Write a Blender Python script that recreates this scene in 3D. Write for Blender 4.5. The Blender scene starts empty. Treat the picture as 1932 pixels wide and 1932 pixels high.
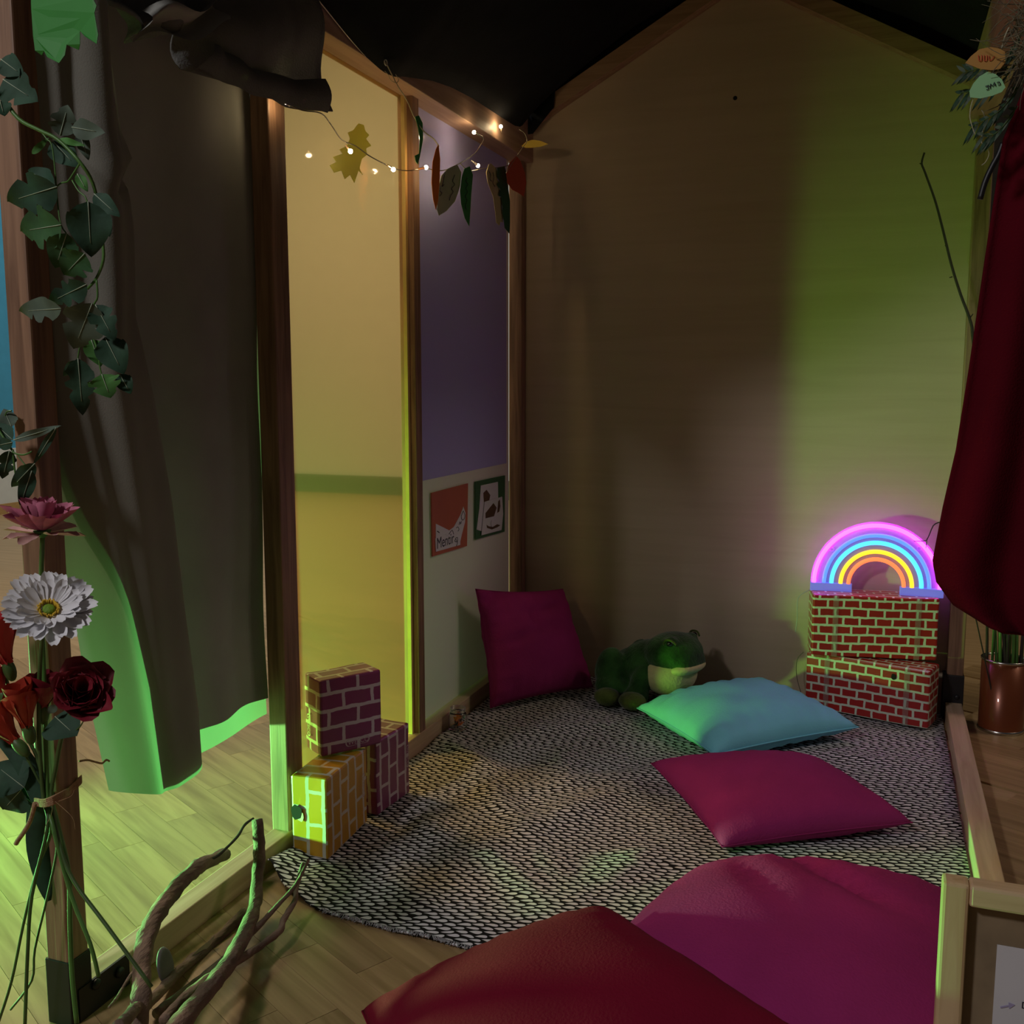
import bpy, bmesh, math, random
from mathutils import Vector, Matrix, noise, Euler
random.seed(7)
PI = math.pi
scene = bpy.context.scene
col = scene.collection
V = Vector

# ------------------------------------------------------------------ camera
cam_d = bpy.data.cameras.new('camera')
cam_d.sensor_width = 36.0
cam_d.lens = 1900.0 / 1932.0 * 36.0
cam_d.clip_start = 0.02
cam = bpy.data.objects.new('camera', cam_d)
col.objects.link(cam)
cam.location = (0, 0, 1.0)
cam.rotation_euler = (math.radians(90 - 7.2586), 0, math.radians(20.1285))
scene.camera = cam

# ------------------------------------------------------------------ world, lamps of the hall, exposure
w = bpy.data.worlds.new('hall_ambient')
scene.world = w
w.use_nodes = True
bg = w.node_tree.nodes['Background']
bg.inputs[0].default_value = (0.93, 0.90, 1.0, 1)
bg.inputs[1].default_value = 0.016

def lamp(name, kind, loc, power, color, size=0.1, target=None, **kw):
    d = bpy.data.lights.new(name, kind)
    d.energy = power
    d.color = color
    if kind == 'AREA':
        d.shape = 'RECTANGLE'; d.size = size; d.size_y = kw.get('size_y', size)
    else:
        d.shadow_soft_size = size
    if kind == 'SPOT':
        d.spot_size = kw.get('angle', 1.2); d.spot_blend = kw.get('blend', 0.5)
    o = bpy.data.objects.new(name, d)
    col.objects.link(o)
    o.location = loc
    if target is not None:
        o.rotation_euler = (V(target) - V(loc)).to_track_quat('-Z', 'Y').to_euler()
    return o
# ceiling lamp of the hall behind the visitor, ceiling lamps over the outer floor, LED floor spot left of the house
lamp('hall_ceiling_lamp', 'AREA', (-1.9, -1.4, 3.1), 40, (1.0, 0.95, 0.97), 0.35, (-0.9, 1.6, 0.3))
lamp('hall_ceiling_lamp', 'AREA', (-3.7, 2.6, 3.2), 52, (1.0, 0.82, 0.54), 0.8, (-2.0, 2.2, 0.0))
lamp('hall_ceiling_lamp', 'AREA', (-4.6, 5.6, 3.3), 46, (1.0, 0.92, 0.82), 1.0, (-4.2, 7.6, 0.6))
lamp('hall_ceiling_lamp', 'AREA', (2.6, 3.4, 3.3), 16, (1.0, 0.82, 0.6), 0.8, (0.9, 3.0, 0))
lamp('green_floor_spot', 'SPOT', (-2.5, 1.115, 0.13), 470, (0.24, 1.0, 0.27), 0.06, (-1.594, 1.560, 0.15), angle=1.24, blend=1.0)

vs = scene.view_settings
vs.view_transform = 'Standard'
vs.look = 'None'
vs.gamma = 1.0
vs.use_curve_mapping = False
vs.exposure = 0.12

# ------------------------------------------------------------------ materials
def new_mat(name):
    m = bpy.data.materials.new(name)
    m.use_nodes = True
    nt = m.node_tree
    return m, nt, nt.nodes['Principled BSDF']

def N(nt, kind, **kw):
    n = nt.nodes.new(kind)
    for k, v in kw.items():
        setattr(n, k, v)
    return n

def c4(c):
    return (c[0], c[1], c[2], 1)

def plain(name, color, rough=0.6, var=0.15, vscale=12, bump=0.0, bscale=60, metal=0, coat=0, sheen=0, stretch=(1, 1, 1), trans=0, spec=None, sub=0):
    m, nt, b = new_mat(name)
    tc = N(nt, 'ShaderNodeTexCoord')
    mp = N(nt, 'ShaderNodeMapping')
    mp.inputs['Scale'].default_value = stretch
    nt.links.new(tc.outputs['Object'], mp.inputs[0])
    nz = N(nt, 'ShaderNodeTexNoise')
    nz.inputs['Scale'].default_value = vscale
    nz.inputs['Detail'].default_value = 5
    nt.links.new(mp.outputs[0], nz.inputs['Vector'])
    rp = N(nt, 'ShaderNodeValToRGB')
    rp.color_ramp.elements[0].position = 0.3
    rp.color_ramp.elements[1].position = 0.7
    rp.color_ramp.elements[0].color = c4([x * (1 - var) for x in color])
    rp.color_ramp.elements[1].color = c4([min(1, x * (1 + var)) for x in color])
    nt.links.new(nz.outputs['Fac'], rp.inputs[0])
    nt.links.new(rp.outputs[0], b.inputs['Base Color'])
    b.inputs['Roughness'].default_value = rough
    b.inputs['Metallic'].default_value = metal
    b.inputs['Coat Weight'].default_value = coat
    b.inputs['Sheen Weight'].default_value = sheen
    b.inputs['Transmission Weight'].default_value = trans
    if spec is not None:
        b.inputs['Specular IOR Level'].default_value = spec
    if bump:
        n2 = N(nt, 'ShaderNodeTexNoise')
        n2.inputs['Scale'].default_value = bscale
        n2.inputs['Detail'].default_value = 3
        nt.links.new(mp.outputs[0], n2.inputs['Vector'])
        bp = N(nt, 'ShaderNodeBump')
        bp.inputs['Strength'].default_value = bump
        bp.inputs['Distance'].default_value = 0.004
        nt.links.new(n2.outputs['Fac'], bp.inputs['Height'])
        nt.links.new(bp.outputs[0], b.inputs['Normal'])
    return m

def wood(name, c1, c2, axis=2, rough=0.55, scale=9, rand=False, bump=0.15):
    m, nt, b = new_mat(name)
    tc = N(nt, 'ShaderNodeTexCoord')
    mp = N(nt, 'ShaderNodeMapping')
    s = [7, 7, 7]
    s[axis] = 0.45
    mp.inputs['Scale'].default_value = s
    nt.links.new(tc.outputs['Object'], mp.inputs[0])
    vec = mp.outputs[0]
    if rand:
        oi = N(nt, 'ShaderNodeObjectInfo')
        ad = N(nt, 'ShaderNodeVectorMath', operation='ADD')
        ml = N(nt, 'ShaderNodeMath', operation='MULTIPLY')
        ml.inputs[1].default_value = 53.0
        nt.links.new(oi.outputs['Random'], ml.inputs[0])
        nt.links.new(vec, ad.inputs[0])
        nt.links.new(ml.outputs[0], ad.inputs[1])
        vec = ad.outputs[0]
    nz = N(nt, 'ShaderNodeTexNoise')
    nz.inputs['Scale'].default_value = scale
    nz.inputs['Detail'].default_value = 6
    nz.inputs['Distortion'].default_value = 0.6
    nt.links.new(vec, nz.inputs['Vector'])
    rp = N(nt, 'ShaderNodeValToRGB')
    rp.color_ramp.elements[0].position = 0.32
    rp.color_ramp.elements[1].position = 0.62
    rp.color_ramp.elements[0].color = c4(c1)
    rp.color_ramp.elements[1].color = c4(c2)
    nt.links.new(nz.outputs['Fac'], rp.inputs[0])
    out = rp.outputs[0]
    if rand:
        hs = N(nt, 'ShaderNodeHueSaturation')
        mr = N(nt, 'ShaderNodeMapRange')
        mr.inputs['To Min'].default_value = 0.86
        mr.inputs['To Max'].default_value = 1.10
        nt.links.new(oi.outputs['Random'], mr.inputs[0])
        nt.links.new(mr.outputs[0], hs.inputs['Value'])
        nt.links.new(out, hs.inputs['Color'])
        out = hs.outputs[0]
    nt.links.new(out, b.inputs['Base Color'])
    b.inputs['Roughness'].default_value = rough
    bp = N(nt, 'ShaderNodeBump')
    bp.inputs['Strength'].default_value = bump
    bp.inputs['Distance'].default_value = 0.002
    nt.links.new(nz.outputs['Fac'], bp.inputs['Height'])
    nt.links.new(bp.outputs[0], b.inputs['Normal'])
    return m

def brick_print(name, c1, c2, mortar, bw, bh, mw, rough=0.35):
    m, nt, b = new_mat(name)
    uv = N(nt, 'ShaderNodeUVMap')
    nz = N(nt, 'ShaderNodeTexNoise')
    nz.inputs['Scale'].default_value = 45
    nt.links.new(uv.outputs[0], nz.inputs['Vector'])
    mx = N(nt, 'ShaderNodeMixRGB', blend_type='LINEAR_LIGHT')
    mx.inputs[0].default_value = 0.0025
    nt.links.new(uv.outputs[0], mx.inputs[1])
    nt.links.new(nz.outputs['Color'], mx.inputs[2])
    br = N(nt, 'ShaderNodeTexBrick')
    br.offset = 0.5
    br.inputs['Color1'].default_value = c4(c1)
    br.inputs['Color2'].default_value = c4(c2)
    br.inputs['Mortar'].default_value = c4(mortar)
    br.inputs['Scale'].default_value = 1.0
    br.inputs['Brick Width'].default_value = bw
    br.inputs['Row Height'].default_value = bh
    br.inputs['Mortar Size'].default_value = mw
    br.inputs['Mortar Smooth'].default_value = 0.15
    nt.links.new(mx.outputs[0], br.inputs['Vector'])
    nt.links.new(br.outputs['Color'], b.inputs['Base Color'])
    b.inputs['Roughness'].default_value = rough
    b.inputs['Coat Weight'].default_value = 0.25
    b.inputs['Coat Roughness'].default_value = 0.2
    return m

def emit(name, color, strength):
    m, nt, b = new_mat(name)
    b.inputs['Base Color'].default_value = c4([x * 0.6 for x in color])
    b.inputs['Emission Color'].default_value = c4(color)
    b.inputs['Emission Strength'].default_value = strength
    return m

def math_node(nt, op, a, b=None, c=None):
    n = N(nt, 'ShaderNodeMath', operation=op)
    for i, x in enumerate((a, b, c)):
        if x is None:
            continue
        if isinstance(x, (int, float)):
            n.inputs[i].default_value = x
        else:
            nt.links.new(x, n.inputs[i])
    return n.outputs[0]

def sheet_plastic(name, tcolor, dcolor, t_transp=0.25, t_transl=0.5, gloss=0.07, grough=0.07, haze=0.0):
    """coloured translucent sheet: part clear, part milky, glossy surface"""
    m = bpy.data.materials.new(name)
    m.use_nodes = True
    nt = m.node_tree
    nt.nodes.clear()
    out = N(nt, 'ShaderNodeOutputMaterial')
    tr = N(nt, 'ShaderNodeBsdfTransparent'); tr.inputs[0].default_value = c4(tcolor)
    tl = N(nt, 'ShaderNodeBsdfTranslucent'); tl.inputs[0].default_value = c4(dcolor)
    df = N(nt, 'ShaderNodeBsdfDiffuse'); df.inputs[0].default_value = c4(dcolor)
    gl = N(nt, 'ShaderNodeBsdfGlossy'); gl.inputs['Roughness'].default_value = grough
    rf = N(nt, 'ShaderNodeBsdfRefraction'); rf.inputs[0].default_value = c4(tcolor); rf.inputs['Roughness'].default_value = 0.32; rf.inputs['IOR'].default_value = 1.02
    m1 = N(nt, 'ShaderNodeMixShader'); m1.inputs[0].default_value = t_transl
    nt.links.new(df.outputs[0], m1.inputs[1]); nt.links.new(tl.outputs[0], m1.inputs[2])
    m2 = N(nt, 'ShaderNodeMixShader'); m2.inputs[0].default_value = t_transp
    nt.links.new(m1.outputs[0], m2.inputs[1]); nt.links.new(tr.outputs[0], m2.inputs[2])
    if haze:
        m4 = N(nt, 'ShaderNodeMixShader'); m4.inputs[0].default_value = haze
        nt.links.new(m2.outputs[0], m4.inputs[1]); nt.links.new(rf.outputs[0], m4.inputs[2])
        m2 = m4
    fr = N(nt, 'ShaderNodeFresnel'); fr.inputs[0].default_value = 1.45
    m3 = N(nt, 'ShaderNodeMixShader')
    ge = N(nt, 'ShaderNodeNewGeometry')
    nt.links.new(math_node(nt, 'MULTIPLY', fr.outputs[0], math_node(nt, 'SUBTRACT', 1.0, ge.outputs['Backfacing'])), m3.inputs[0])
    nt.links.new(m2.outputs[0], m3.inputs[1]); nt.links.new(gl.outputs[0], m3.inputs[2])
    nt.links.new(m3.outputs[0], out.inputs[0])
    return m

def blanket_mat():
    """printed rows of pale drop shapes on black"""
    m, nt, b = new_mat('blanket_print')
    uv = N(nt, 'ShaderNodeUVMap')
    nz = N(nt, 'ShaderNodeTexNoise')
    nz.inputs['Scale'].default_value = 22
    nz.inputs['Detail'].default_value = 2
    nt.links.new(uv.outputs[0], nz.inputs['Vector'])
    mx = N(nt, 'ShaderNodeMixRGB', blend_type='LINEAR_LIGHT')
    mx.inputs[0].default_value = 0.009
    nt.links.new(uv.outputs[0], mx.inputs[1])
    nt.links.new(nz.outputs['Color'], mx.inputs[2])
    sp = N(nt, 'ShaderNodeSeparateXYZ')
    nt.links.new(mx.outputs[0], sp.inputs[0])
    cw, ch = 0.026, 0.0125
    x0 = sp.outputs['X']; y0 = sp.outputs['Y']
    yv = math_node(nt, 'DIVIDE', y0, ch)
    row = math_node(nt, 'FLOOR', yv)
    half = math_node(nt, 'MULTIPLY', math_node(nt, 'MODULO', row, 2.0), 0.5)
    wn = N(nt, 'ShaderNodeTexWhiteNoise', noise_dimensions='1D')
    nt.links.new(row, wn.inputs['W'])
    xr = math_node(nt, 'ADD', math_node(nt, 'ADD', math_node(nt, 'DIVIDE', x0, cw), half), math_node(nt, 'MULTIPLY', wn.outputs['Value'], 0.35))
    t = math_node(nt, 'FRACT', xr)
    lean = math_node(nt, 'MULTIPLY', math_node(nt, 'SUBTRACT', t, 0.62), 0.32)
    q = math_node(nt, 'ABSOLUTE', math_node(nt, 'ADD', math_node(nt, 'SUBTRACT', math_node(nt, 'FRACT', yv), 0.5), lean))
    # drop profile
    prof = math_node(nt, 'MULTIPLY', math_node(nt, 'POWER', t, 0.95), math_node(nt, 'SQRT', math_node(nt, 'MAXIMUM', math_node(nt, 'SUBTRACT', 0.93, math_node(nt, 'MULTIPLY', t, t)), 0.0)))
    d = math_node(nt, 'SUBTRACT', math_node(nt, 'MULTIPLY', prof, 0.80), q)
    fac = N(nt, 'ShaderNodeMapRange')
    fac.inputs['From Min'].default_value = 0.0
    fac.inputs['From Max'].default_value = 0.06
    nt.links.new(d, fac.inputs[0])
    mc = N(nt, 'ShaderNodeMixRGB')
    mc.inputs[1].default_value = (0.012, 0.011, 0.011, 1)
    mc.inputs[2].default_value = (0.78, 0.76, 0.79, 1)
    nt.links.new(fac.outputs[0], mc.inputs[0])
    nt.links.new(mc.outputs[0], b.inputs['Base Color'])
    b.inputs['Roughness'].default_value = 0.85
    b.inputs['Specular IOR Level'].default_value = 0.2
    return m

M = {}
M['post'] = wood('post_wood', (0.17, 0.09, 0.05), (0.33, 0.19, 0.11), 2, bump=0.3)
M['beam_y'] = wood('beam_wood_lengthwise', (0.48, 0.33, 0.20), (0.62, 0.46, 0.30), 1)
M['beam_x'] = wood('beam_wood_crosswise', (0.30, 0.18, 0.10), (0.42, 0.27, 0.16), 0)
M['eave'] = wood('eave_beam_wood', (0.36, 0.22, 0.15), (0.46, 0.30, 0.21), 1)
M['ply'] = wood('birch_plywood', (0.50, 0.39, 0.265), (0.545, 0.43, 0.30), 0, rough=0.6, scale=4, bump=0.08)
M['plank'] = wood('oak_plank', (0.29, 0.185, 0.08), (0.45, 0.30, 0.145), 0, rough=0.38, scale=6, rand=True, bump=0.1)
M['floor'] = wood('oak_floor_far', (0.40, 0.265, 0.13), (0.50, 0.345, 0.18), 0, rough=0.4, scale=6)
M['frame_pine'] = wood('pine_moulding', (0.55, 0.36, 0.17), (0.72, 0.53, 0.30), 2)
M['frame_pine_x'] = wood('pine_moulding_crosswise', (0.58, 0.40, 0.22), (0.72, 0.53, 0.32), 0)
M['mdf'] = plain('fibreboard', (0.27, 0.20, 0.12), 0.7, 0.2, 18)
M['black_metal'] = plain('black_steel', (0.012, 0.012, 0.013), 0.45, 0.2)
M['paper'] = plain('white_paper', (0.72, 0.72, 0.76), 0.7, 0.03)
M['ink'] = plain('ink', (0.02, 0.02, 0.04), 0.7, 0.05)
M['lilac_ink'] = plain('lilac_ink', (0.42, 0.38, 0.60), 0.7, 0.05)
M['blue_wall'] = plain('blue_wall_paint', (0.05, 0.30, 0.50), 0.8, 0.05)
M['white_wall'] = plain('white_wall_paint', (0.62, 0.66, 0.66), 0.8, 0.04)
M['tan'] = plain('tan_baseboard', (0.42, 0.26, 0.10), 0.6, 0.1)
M['dark_base'] = plain('dark_green_baseboard', (0.12, 0.14, 0.09), 0.6, 0.1)
M['dark_wall'] = plain('dimmed_wall_tone', (0.035, 0.032, 0.024), 0.9, 0.1)  # wall colour darkened to stand in for the dim side of the hall
M['canopy'] = plain('black_canopy_cloth', (0.010, 0.011, 0.013), 0.95, 0.2, bump=0.3, bscale=200, spec=0.1)
M['valance'] = plain('charcoal_valance_cloth', (0.17, 0.175, 0.165), 0.95, 0.15, bump=0.4, bscale=250, spec=0.1)
M['curtain'] = plain('grey_olive_curtain', (0.30, 0.295, 0.25), 0.95, 0.12, 5, bump=0.12, bscale=420, sheen=0.1, spec=0.1)
def translucent_cloth(m, color, k):
    nt = m.node_tree
    out = [n for n in nt.nodes if n.type == 'OUTPUT_MATERIAL'][0]
    b = nt.nodes['Principled BSDF']
    tl = N(nt, 'ShaderNodeBsdfTranslucent'); tl.inputs[0].default_value = c4(color)
    mx = N(nt, 'ShaderNodeMixShader'); mx.inputs[0].default_value = k
    nt.links.new(b.outputs[0], mx.inputs[1]); nt.links.new(tl.outputs[0], mx.inputs[2])
    nt.links.new(mx.outputs[0], out.inputs[0])
M['curtain_dense'] = plain('dense_grey_curtain', (0.32, 0.325, 0.29), 0.95, 0.12, 5, bump=0.12, bscale=420, sheen=0.1, spec=0.1)
translucent_cloth(M['curtain'], (0.30, 0.38, 0.26), 0.24)
M['red_cloth'] = plain('dark_red_cloth', (0.10, 0.003, 0.010), 0.95, 0.12, 6, bump=0.4, bscale=260, spec=0.1)
M['magenta'] = plain('magenta_cotton', (0.33, 0.024, 0.15), 0.85, 0.1, 7, bump=0.3, bscale=220, spec=0.15)
M['red'] = plain('red_cotton', (0.20, 0.004, 0.024), 0.85, 0.1, 7, bump=0.3, bscale=220, spec=0.15)
M['blue'] = plain('light_blue_cotton', (0.22, 0.62, 0.78), 0.85, 0.06, 7, bump=0.2, bscale=220, spec=0.15)
M['blanket'] = blanket_mat()
M['fray'] = plain('frayed_hem', (0.36, 0.36, 0.37), 0.9, 0.3, 90)
M['yellow_sheet'] = sheet_plastic('yellow_translucent_sheet', (1.0, 0.83, 0.52), (0.98, 0.78, 0.50), 0.93, 0.6, haze=0.25)
M['white_sheet'] = sheet_plastic('white_translucent_sheet', (0.8, 0.78, 0.8), (0.82, 0.77, 0.75), 0.0, 0.14)
M['lilac_sheet'] = sheet_plastic('lilac_translucent_sheet', (0.6, 0.55, 0.9), (0.56, 0.54, 1.0), 0.0, 0.14)
M['edge_tape'] = plain('tan_edge_strip', (0.75, 0.55, 0.2), 0.5, 0.1)
M['brick_red'] = brick_print('red_brick_print', (0.42, 0.020, 0.018), (0.36, 0.016, 0.016), (0.66, 0.72, 0.58), 0.0465, 0.0262, 0.0035)
M['brick_purple'] = brick_print('purple_brick_print', (0.22, 0.030, 0.115), (0.19, 0.026, 0.10), (0.55, 0.46, 0.50), 0.072, 0.038, 0.0042)
M['brick_yellow'] = brick_print('yellow_brick_print', (0.54, 0.27, 0.014), (0.48, 0.24, 0.012), (0.58, 0.52, 0.46), 0.072, 0.038, 0.0042)
M['hole'] = plain('torn_hole', (0.006, 0.005, 0.004), 0.9, 0.1)
M['card'] = plain('torn_cardboard', (0.75, 0.66, 0.45), 0.8, 0.1)
M['tape'] = sheet_plastic('clear_tape', (0.95, 0.95, 0.95), (0.75, 0.78, 0.7), 0.90, 0.2, grough=0.2)
M['fur'] = plain('dark_green_plush', (0.028, 0.085, 0.020), 0.95, 0.6, 16, bump=0.9, bscale=120, sheen=0.25, spec=0.1)
M['fur_foot'] = plain('olive_plush', (0.075, 0.10, 0.022), 0.95, 0.45, 22, bump=0.9, bscale=120, sheen=0.2, spec=0.1)
M['fur_pale'] = plain('cream_plush', (0.62, 0.54, 0.28), 0.95, 0.1, 18, bump=0.7, bscale=120, sheen=0.2, spec=0.1)
M['bead'] = plain('black_bead', (0.004, 0.004, 0.004), 0.08, 0.1, coat=1)
M['leaf_dark'] = plain('artificial_leaf_dark', (0.018, 0.062, 0.030), 0.75, 0.35, 30, bump=0.3, bscale=40)
M['leaf_mid'] = plain('artificial_leaf_green', (0.035, 0.115, 0.035), 0.75, 0.35, 30, bump=0.3, bscale=40)
M['leaf_grey'] = plain('artificial_leaf_underside', (0.085, 0.125, 0.085), 0.75, 0.2, 30)
M['leaf_bright'] = plain('artificial_leaf_young', (0.06, 0.20, 0.035), 0.75, 0.3, 30)
M['vein'] = plain('pale_vein', (0.38, 0.46, 0.32), 0.5, 0.1)
M['stem'] = plain('green_stem', (0.075, 0.19, 0.035), 0.45, 0.25, 20)
M['stem_dark'] = plain('dark_green_stem', (0.055, 0.11, 0.025), 0.5, 0.3, 20)
M['petal_white'] = plain('white_petal', (0.80, 0.80, 0.82), 0.7, 0.04, 30)
M['petal_pink'] = plain('pink_petal', (0.52, 0.16, 0.24), 0.7, 0.45, 25)
M['petal_pale'] = plain('pale_pink_petal', (0.62, 0.38, 0.34), 0.7, 0.25, 25)
M['petal_rose'] = plain('dark_red_petal', (0.20, 0.006, 0.018), 0.6, 0.35, 20)
M['petal_coral'] = plain('coral_red_petal', (0.50, 0.035, 0.040), 0.6, 0.3, 18)
M['petal_orange'] = plain('orange_red_petal', (0.42, 0.035, 0.014), 0.6, 0.3, 18)
M['pollen'] = plain('yellow_stamens', (0.80, 0.52, 0.04), 0.7, 0.2, 60)
M['disc'] = plain('green_flower_disc', (0.16, 0.30, 0.02), 0.7, 0.3, 80, bump=0.6, bscale=150)
M['twine'] = plain('jute_twine', (0.36, 0.215, 0.115), 0.9, 0.25, 120, bump=0.6, bscale=200)
M['pale_string'] = plain('pale_string', (0.42, 0.40, 0.27), 0.9, 0.2, 120)
M['driftwood'] = plain('driftwood', (0.19, 0.125, 0.09), 0.85, 0.5, 22, bump=1.0, bscale=90, stretch=(1.6, 0.5, 1.3))
M['driftwood_pale'] = plain('driftwood_bark', (0.42, 0.36, 0.29), 0.85, 0.25, 30, bump=0.5)
M['stone'] = plain('grey_stone', (0.16, 0.145, 0.15), 0.85, 0.15, 30, bump=0.4)
M['twig'] = plain('dark_twig', (0.035, 0.026, 0.018), 0.8, 0.2, 40)
M['wire'] = plain('lamp_wire', (0.10, 0.085, 0.06), 0.5, 0.1)
M['clear_wire'] = plain('pale_wire', (0.50, 0.50, 0.47), 0.4, 0.1)
M['bulb'] = emit('fairy_bulb', (1.0, 0.74, 0.42), 110)
M['bulb_tip'] = plain('fairy_bulb_socket', (0.75, 0.6, 0.45), 0.2, 0.05, trans=0.5)
M['p_orange'] = plain('orange_paper', (0.88, 0.25, 0.03), 0.75, 0.05)
M['p_red'] = plain('red_orange_paper', (0.62, 0.09, 0.04), 0.75, 0.05)
M['p_green'] = plain('green_paper', (0.04, 0.30, 0.07), 0.75, 0.05)
M['p_darkgreen'] = plain('dark_green_paper', (0.015, 0.12, 0.045), 0.75, 0.05)
M['p_pale'] = plain('pale_green_paper', (0.46, 0.56, 0.32), 0.75, 0.05)
M['p_cream'] = plain('pale_yellow_paper', (0.62, 0.56, 0.28), 0.75, 0.05)
M['p_leafglow'] = plain('thin_yellow_cutout', (0.5, 0.5, 0.2), 0.75, 0.05)
translucent_cloth(M['p_leafglow'], (0.60, 0.62, 0.26), 0.8)
M['p_yellow'] = plain('yellow_paper', (0.85, 0.62, 0.08), 0.75, 0.05)
M['p_lime'] = plain('bright_green_paper', (0.035, 0.25, 0.035), 0.6, 0.08)
M['p_mint'] = plain('mint_green_paper', (0.30, 0.62, 0.30), 0.7, 0.05)
M['p_amber'] = plain('amber_paper', (0.46, 0.24, 0.05), 0.7, 0.05)
M['folder_orange'] = plain('orange_card', (0.50, 0.13, 0.075), 0.6, 0.1, 6)
M['folder_green'] = plain('green_card', (0.035, 0.13, 0.05), 0.6, 0.1, 6)
M['brown_ink'] = plain('brown_drawing_ink', (0.10, 0.048, 0.022), 0.7, 0.2, 60)
M['tin'] = plain('rust_orange_tin', (0.22, 0.055, 0.018), 0.32, 0.08, 4, metal=0.3, coat=0.4)
M['tin_rim'] = plain('silver_rim', (0.62, 0.60, 0.56), 0.25, 0.05, metal=1)
M['straw'] = plain('dry_straw', (0.16, 0.14, 0.085), 0.9, 0.4, 40)
M['neon_plate'] = sheet_plastic('neon_backing', (0.85, 0.8, 1.0), (0.75, 0.70, 0.9), 0.55, 0.5)
M['neon_pink'] = emit('neon_pink', (1.0, 0.03, 0.88), 10.0)
M['neon_blue'] = emit('neon_blue', (0.07, 0.17, 1.0), 1.9)
M['neon_cyan'] = emit('neon_cyan', (0.07, 0.50, 1.0), 1.7)
M['neon_yellow'] = emit('neon_yellow', (1.0, 0.50, 0.02), 1.9)
M['neon_orange'] = emit('neon_orange', (1.0, 0.17, 0.06), 1.5)
M['foot_scatter_glow'] = emit('foot_scatter_glow', (0.22, 0.22, 0.9), 0.45)  # feet emit weakly to imitate tube light scattered inside them
M['glass'] = plain('jar_glass', (0.95, 0.97, 0.97), 0.03, 0.0, trans=1.0)
M['white_hem'] = plain('white_hem', (0.75, 0.68, 0.66), 0.9, 0.05)

# ------------------------------------------------------------------ helpers
def tag(o, label, cat, group=None, kind=None):
    o['label'] = label
    o['category'] = cat
    if group: o['group'] = group
    if kind: o['kind'] = kind
    return o

def struct(o):
    o['kind'] = 'structure'
    return o

def thing(name, label, cat, loc, group=None):
    o = bpy.data.objects.new(name, None)
    o.empty_display_size = 0.02
    col.objects.link(o)
    o.location = loc
    o['label'] = label; o['category'] = cat
    if group: o['group'] = group
    return o

def wloc(o):
    p = V((0, 0, 0))
    while o is not None:
        p = p + o.location
        o = o.parent
    return p

def mesh(name, vf, mat, parent=None, smooth=True, origin=None, uvs=None):
    """vf = (verts, faces) in world space -> one object"""
    vs_, fs_ = vf
    vs_ = [V(v) for v in vs_]
    if origin is None:
        if parent is None:
            lo = [min(v[i] for v in vs_) for i in range(3)]
            hi = [max(v[i] for v in vs_) for i in range(3)]
            origin = V(((lo[0] + hi[0]) / 2, (lo[1] + hi[1]) / 2, lo[2]))
        else:
            origin = wloc(parent)
    origin = V(origin)
    me = bpy.data.meshes.new(name)
    me.from_pydata([v - origin for v in vs_], [], fs_)
    if smooth:
        for p in me.polygons:
            p.use_smooth = True
    if uvs is not None:
        ul = me.uv_layers.new(name='UVMap')
        for p in me.polygons:
            for li in p.loop_indices:
                ul.data[li].uv = uvs[me.loops[li].vertex_index]
    me.materials.append(mat)
    me.update()
    o = bpy.data.objects.new(name, me)
    col.objects.link(o)
    if parent is not None:
        o.parent = parent
        o.location = origin - wloc(parent)
    else:
        o.location = origin
    return o

def join(*parts):
    vs_, fs_ = [], []
    for v, f in parts:
        n = len(vs_)
        vs_ += list(v)
        fs_ += [tuple(i + n for i in q) for q in f]
    return vs_, fs_

BOXF = [(0, 3, 2, 1), (4, 5, 6, 7), (0, 1, 5, 4), (1, 2, 6, 5), (2, 3, 7, 6), (3, 0, 4, 7)]
def boxvf(lo, hi):
    x0, y0, z0 = lo; x1, y1, z1 = hi
    return ([(x0, y0, z0), (x1, y0, z0), (x1, y1, z0), (x0, y1, z0), (x0, y0, z1), (x1, y0, z1), (x1, y1, z1), (x0, y1, z1)], BOXF)

def bevel(o, width=0.002, seg=2):
    md = o.modifiers.new('bevel', 'BEVEL')
    md.width = width; md.segments = seg; md.limit_method = 'ANGLE'; md.angle_limit = 0.7
    return o

def solid(o, th, offset=0):
    md = o.modifiers.new('thickness', 'SOLIDIFY')
    md.thickness = th; md.offset = offset
    return o

def box(name, lo, hi, mat, parent=None, bev=0.0015):
    o = mesh(name, boxvf(lo, hi), mat, parent, smooth=False)
    if bev: bevel(o, bev)
    return o

def smooth_path(pts, n=4):
    pts = [V(p) for p in pts]
    if len(pts) < 3: return pts
    out = []
    for i in range(len(pts) - 1):
        p0 = pts[max(i - 1, 0)]; p1 = pts[i]; p2 = pts[i + 1]; p3 = pts[min(i + 2, len(pts) - 1)]
        for k in range(n):
            t = k / n
            out.append(0.5 * ((2 * p1) + (p2 - p0) * t + (2 * p0 - 5 * p1 + 4 * p2 - p3) * t * t + (3 * p1 - p0 - 3 * p2 + p3) * t ** 3))
    out.append(pts[-1])
    return out

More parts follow.
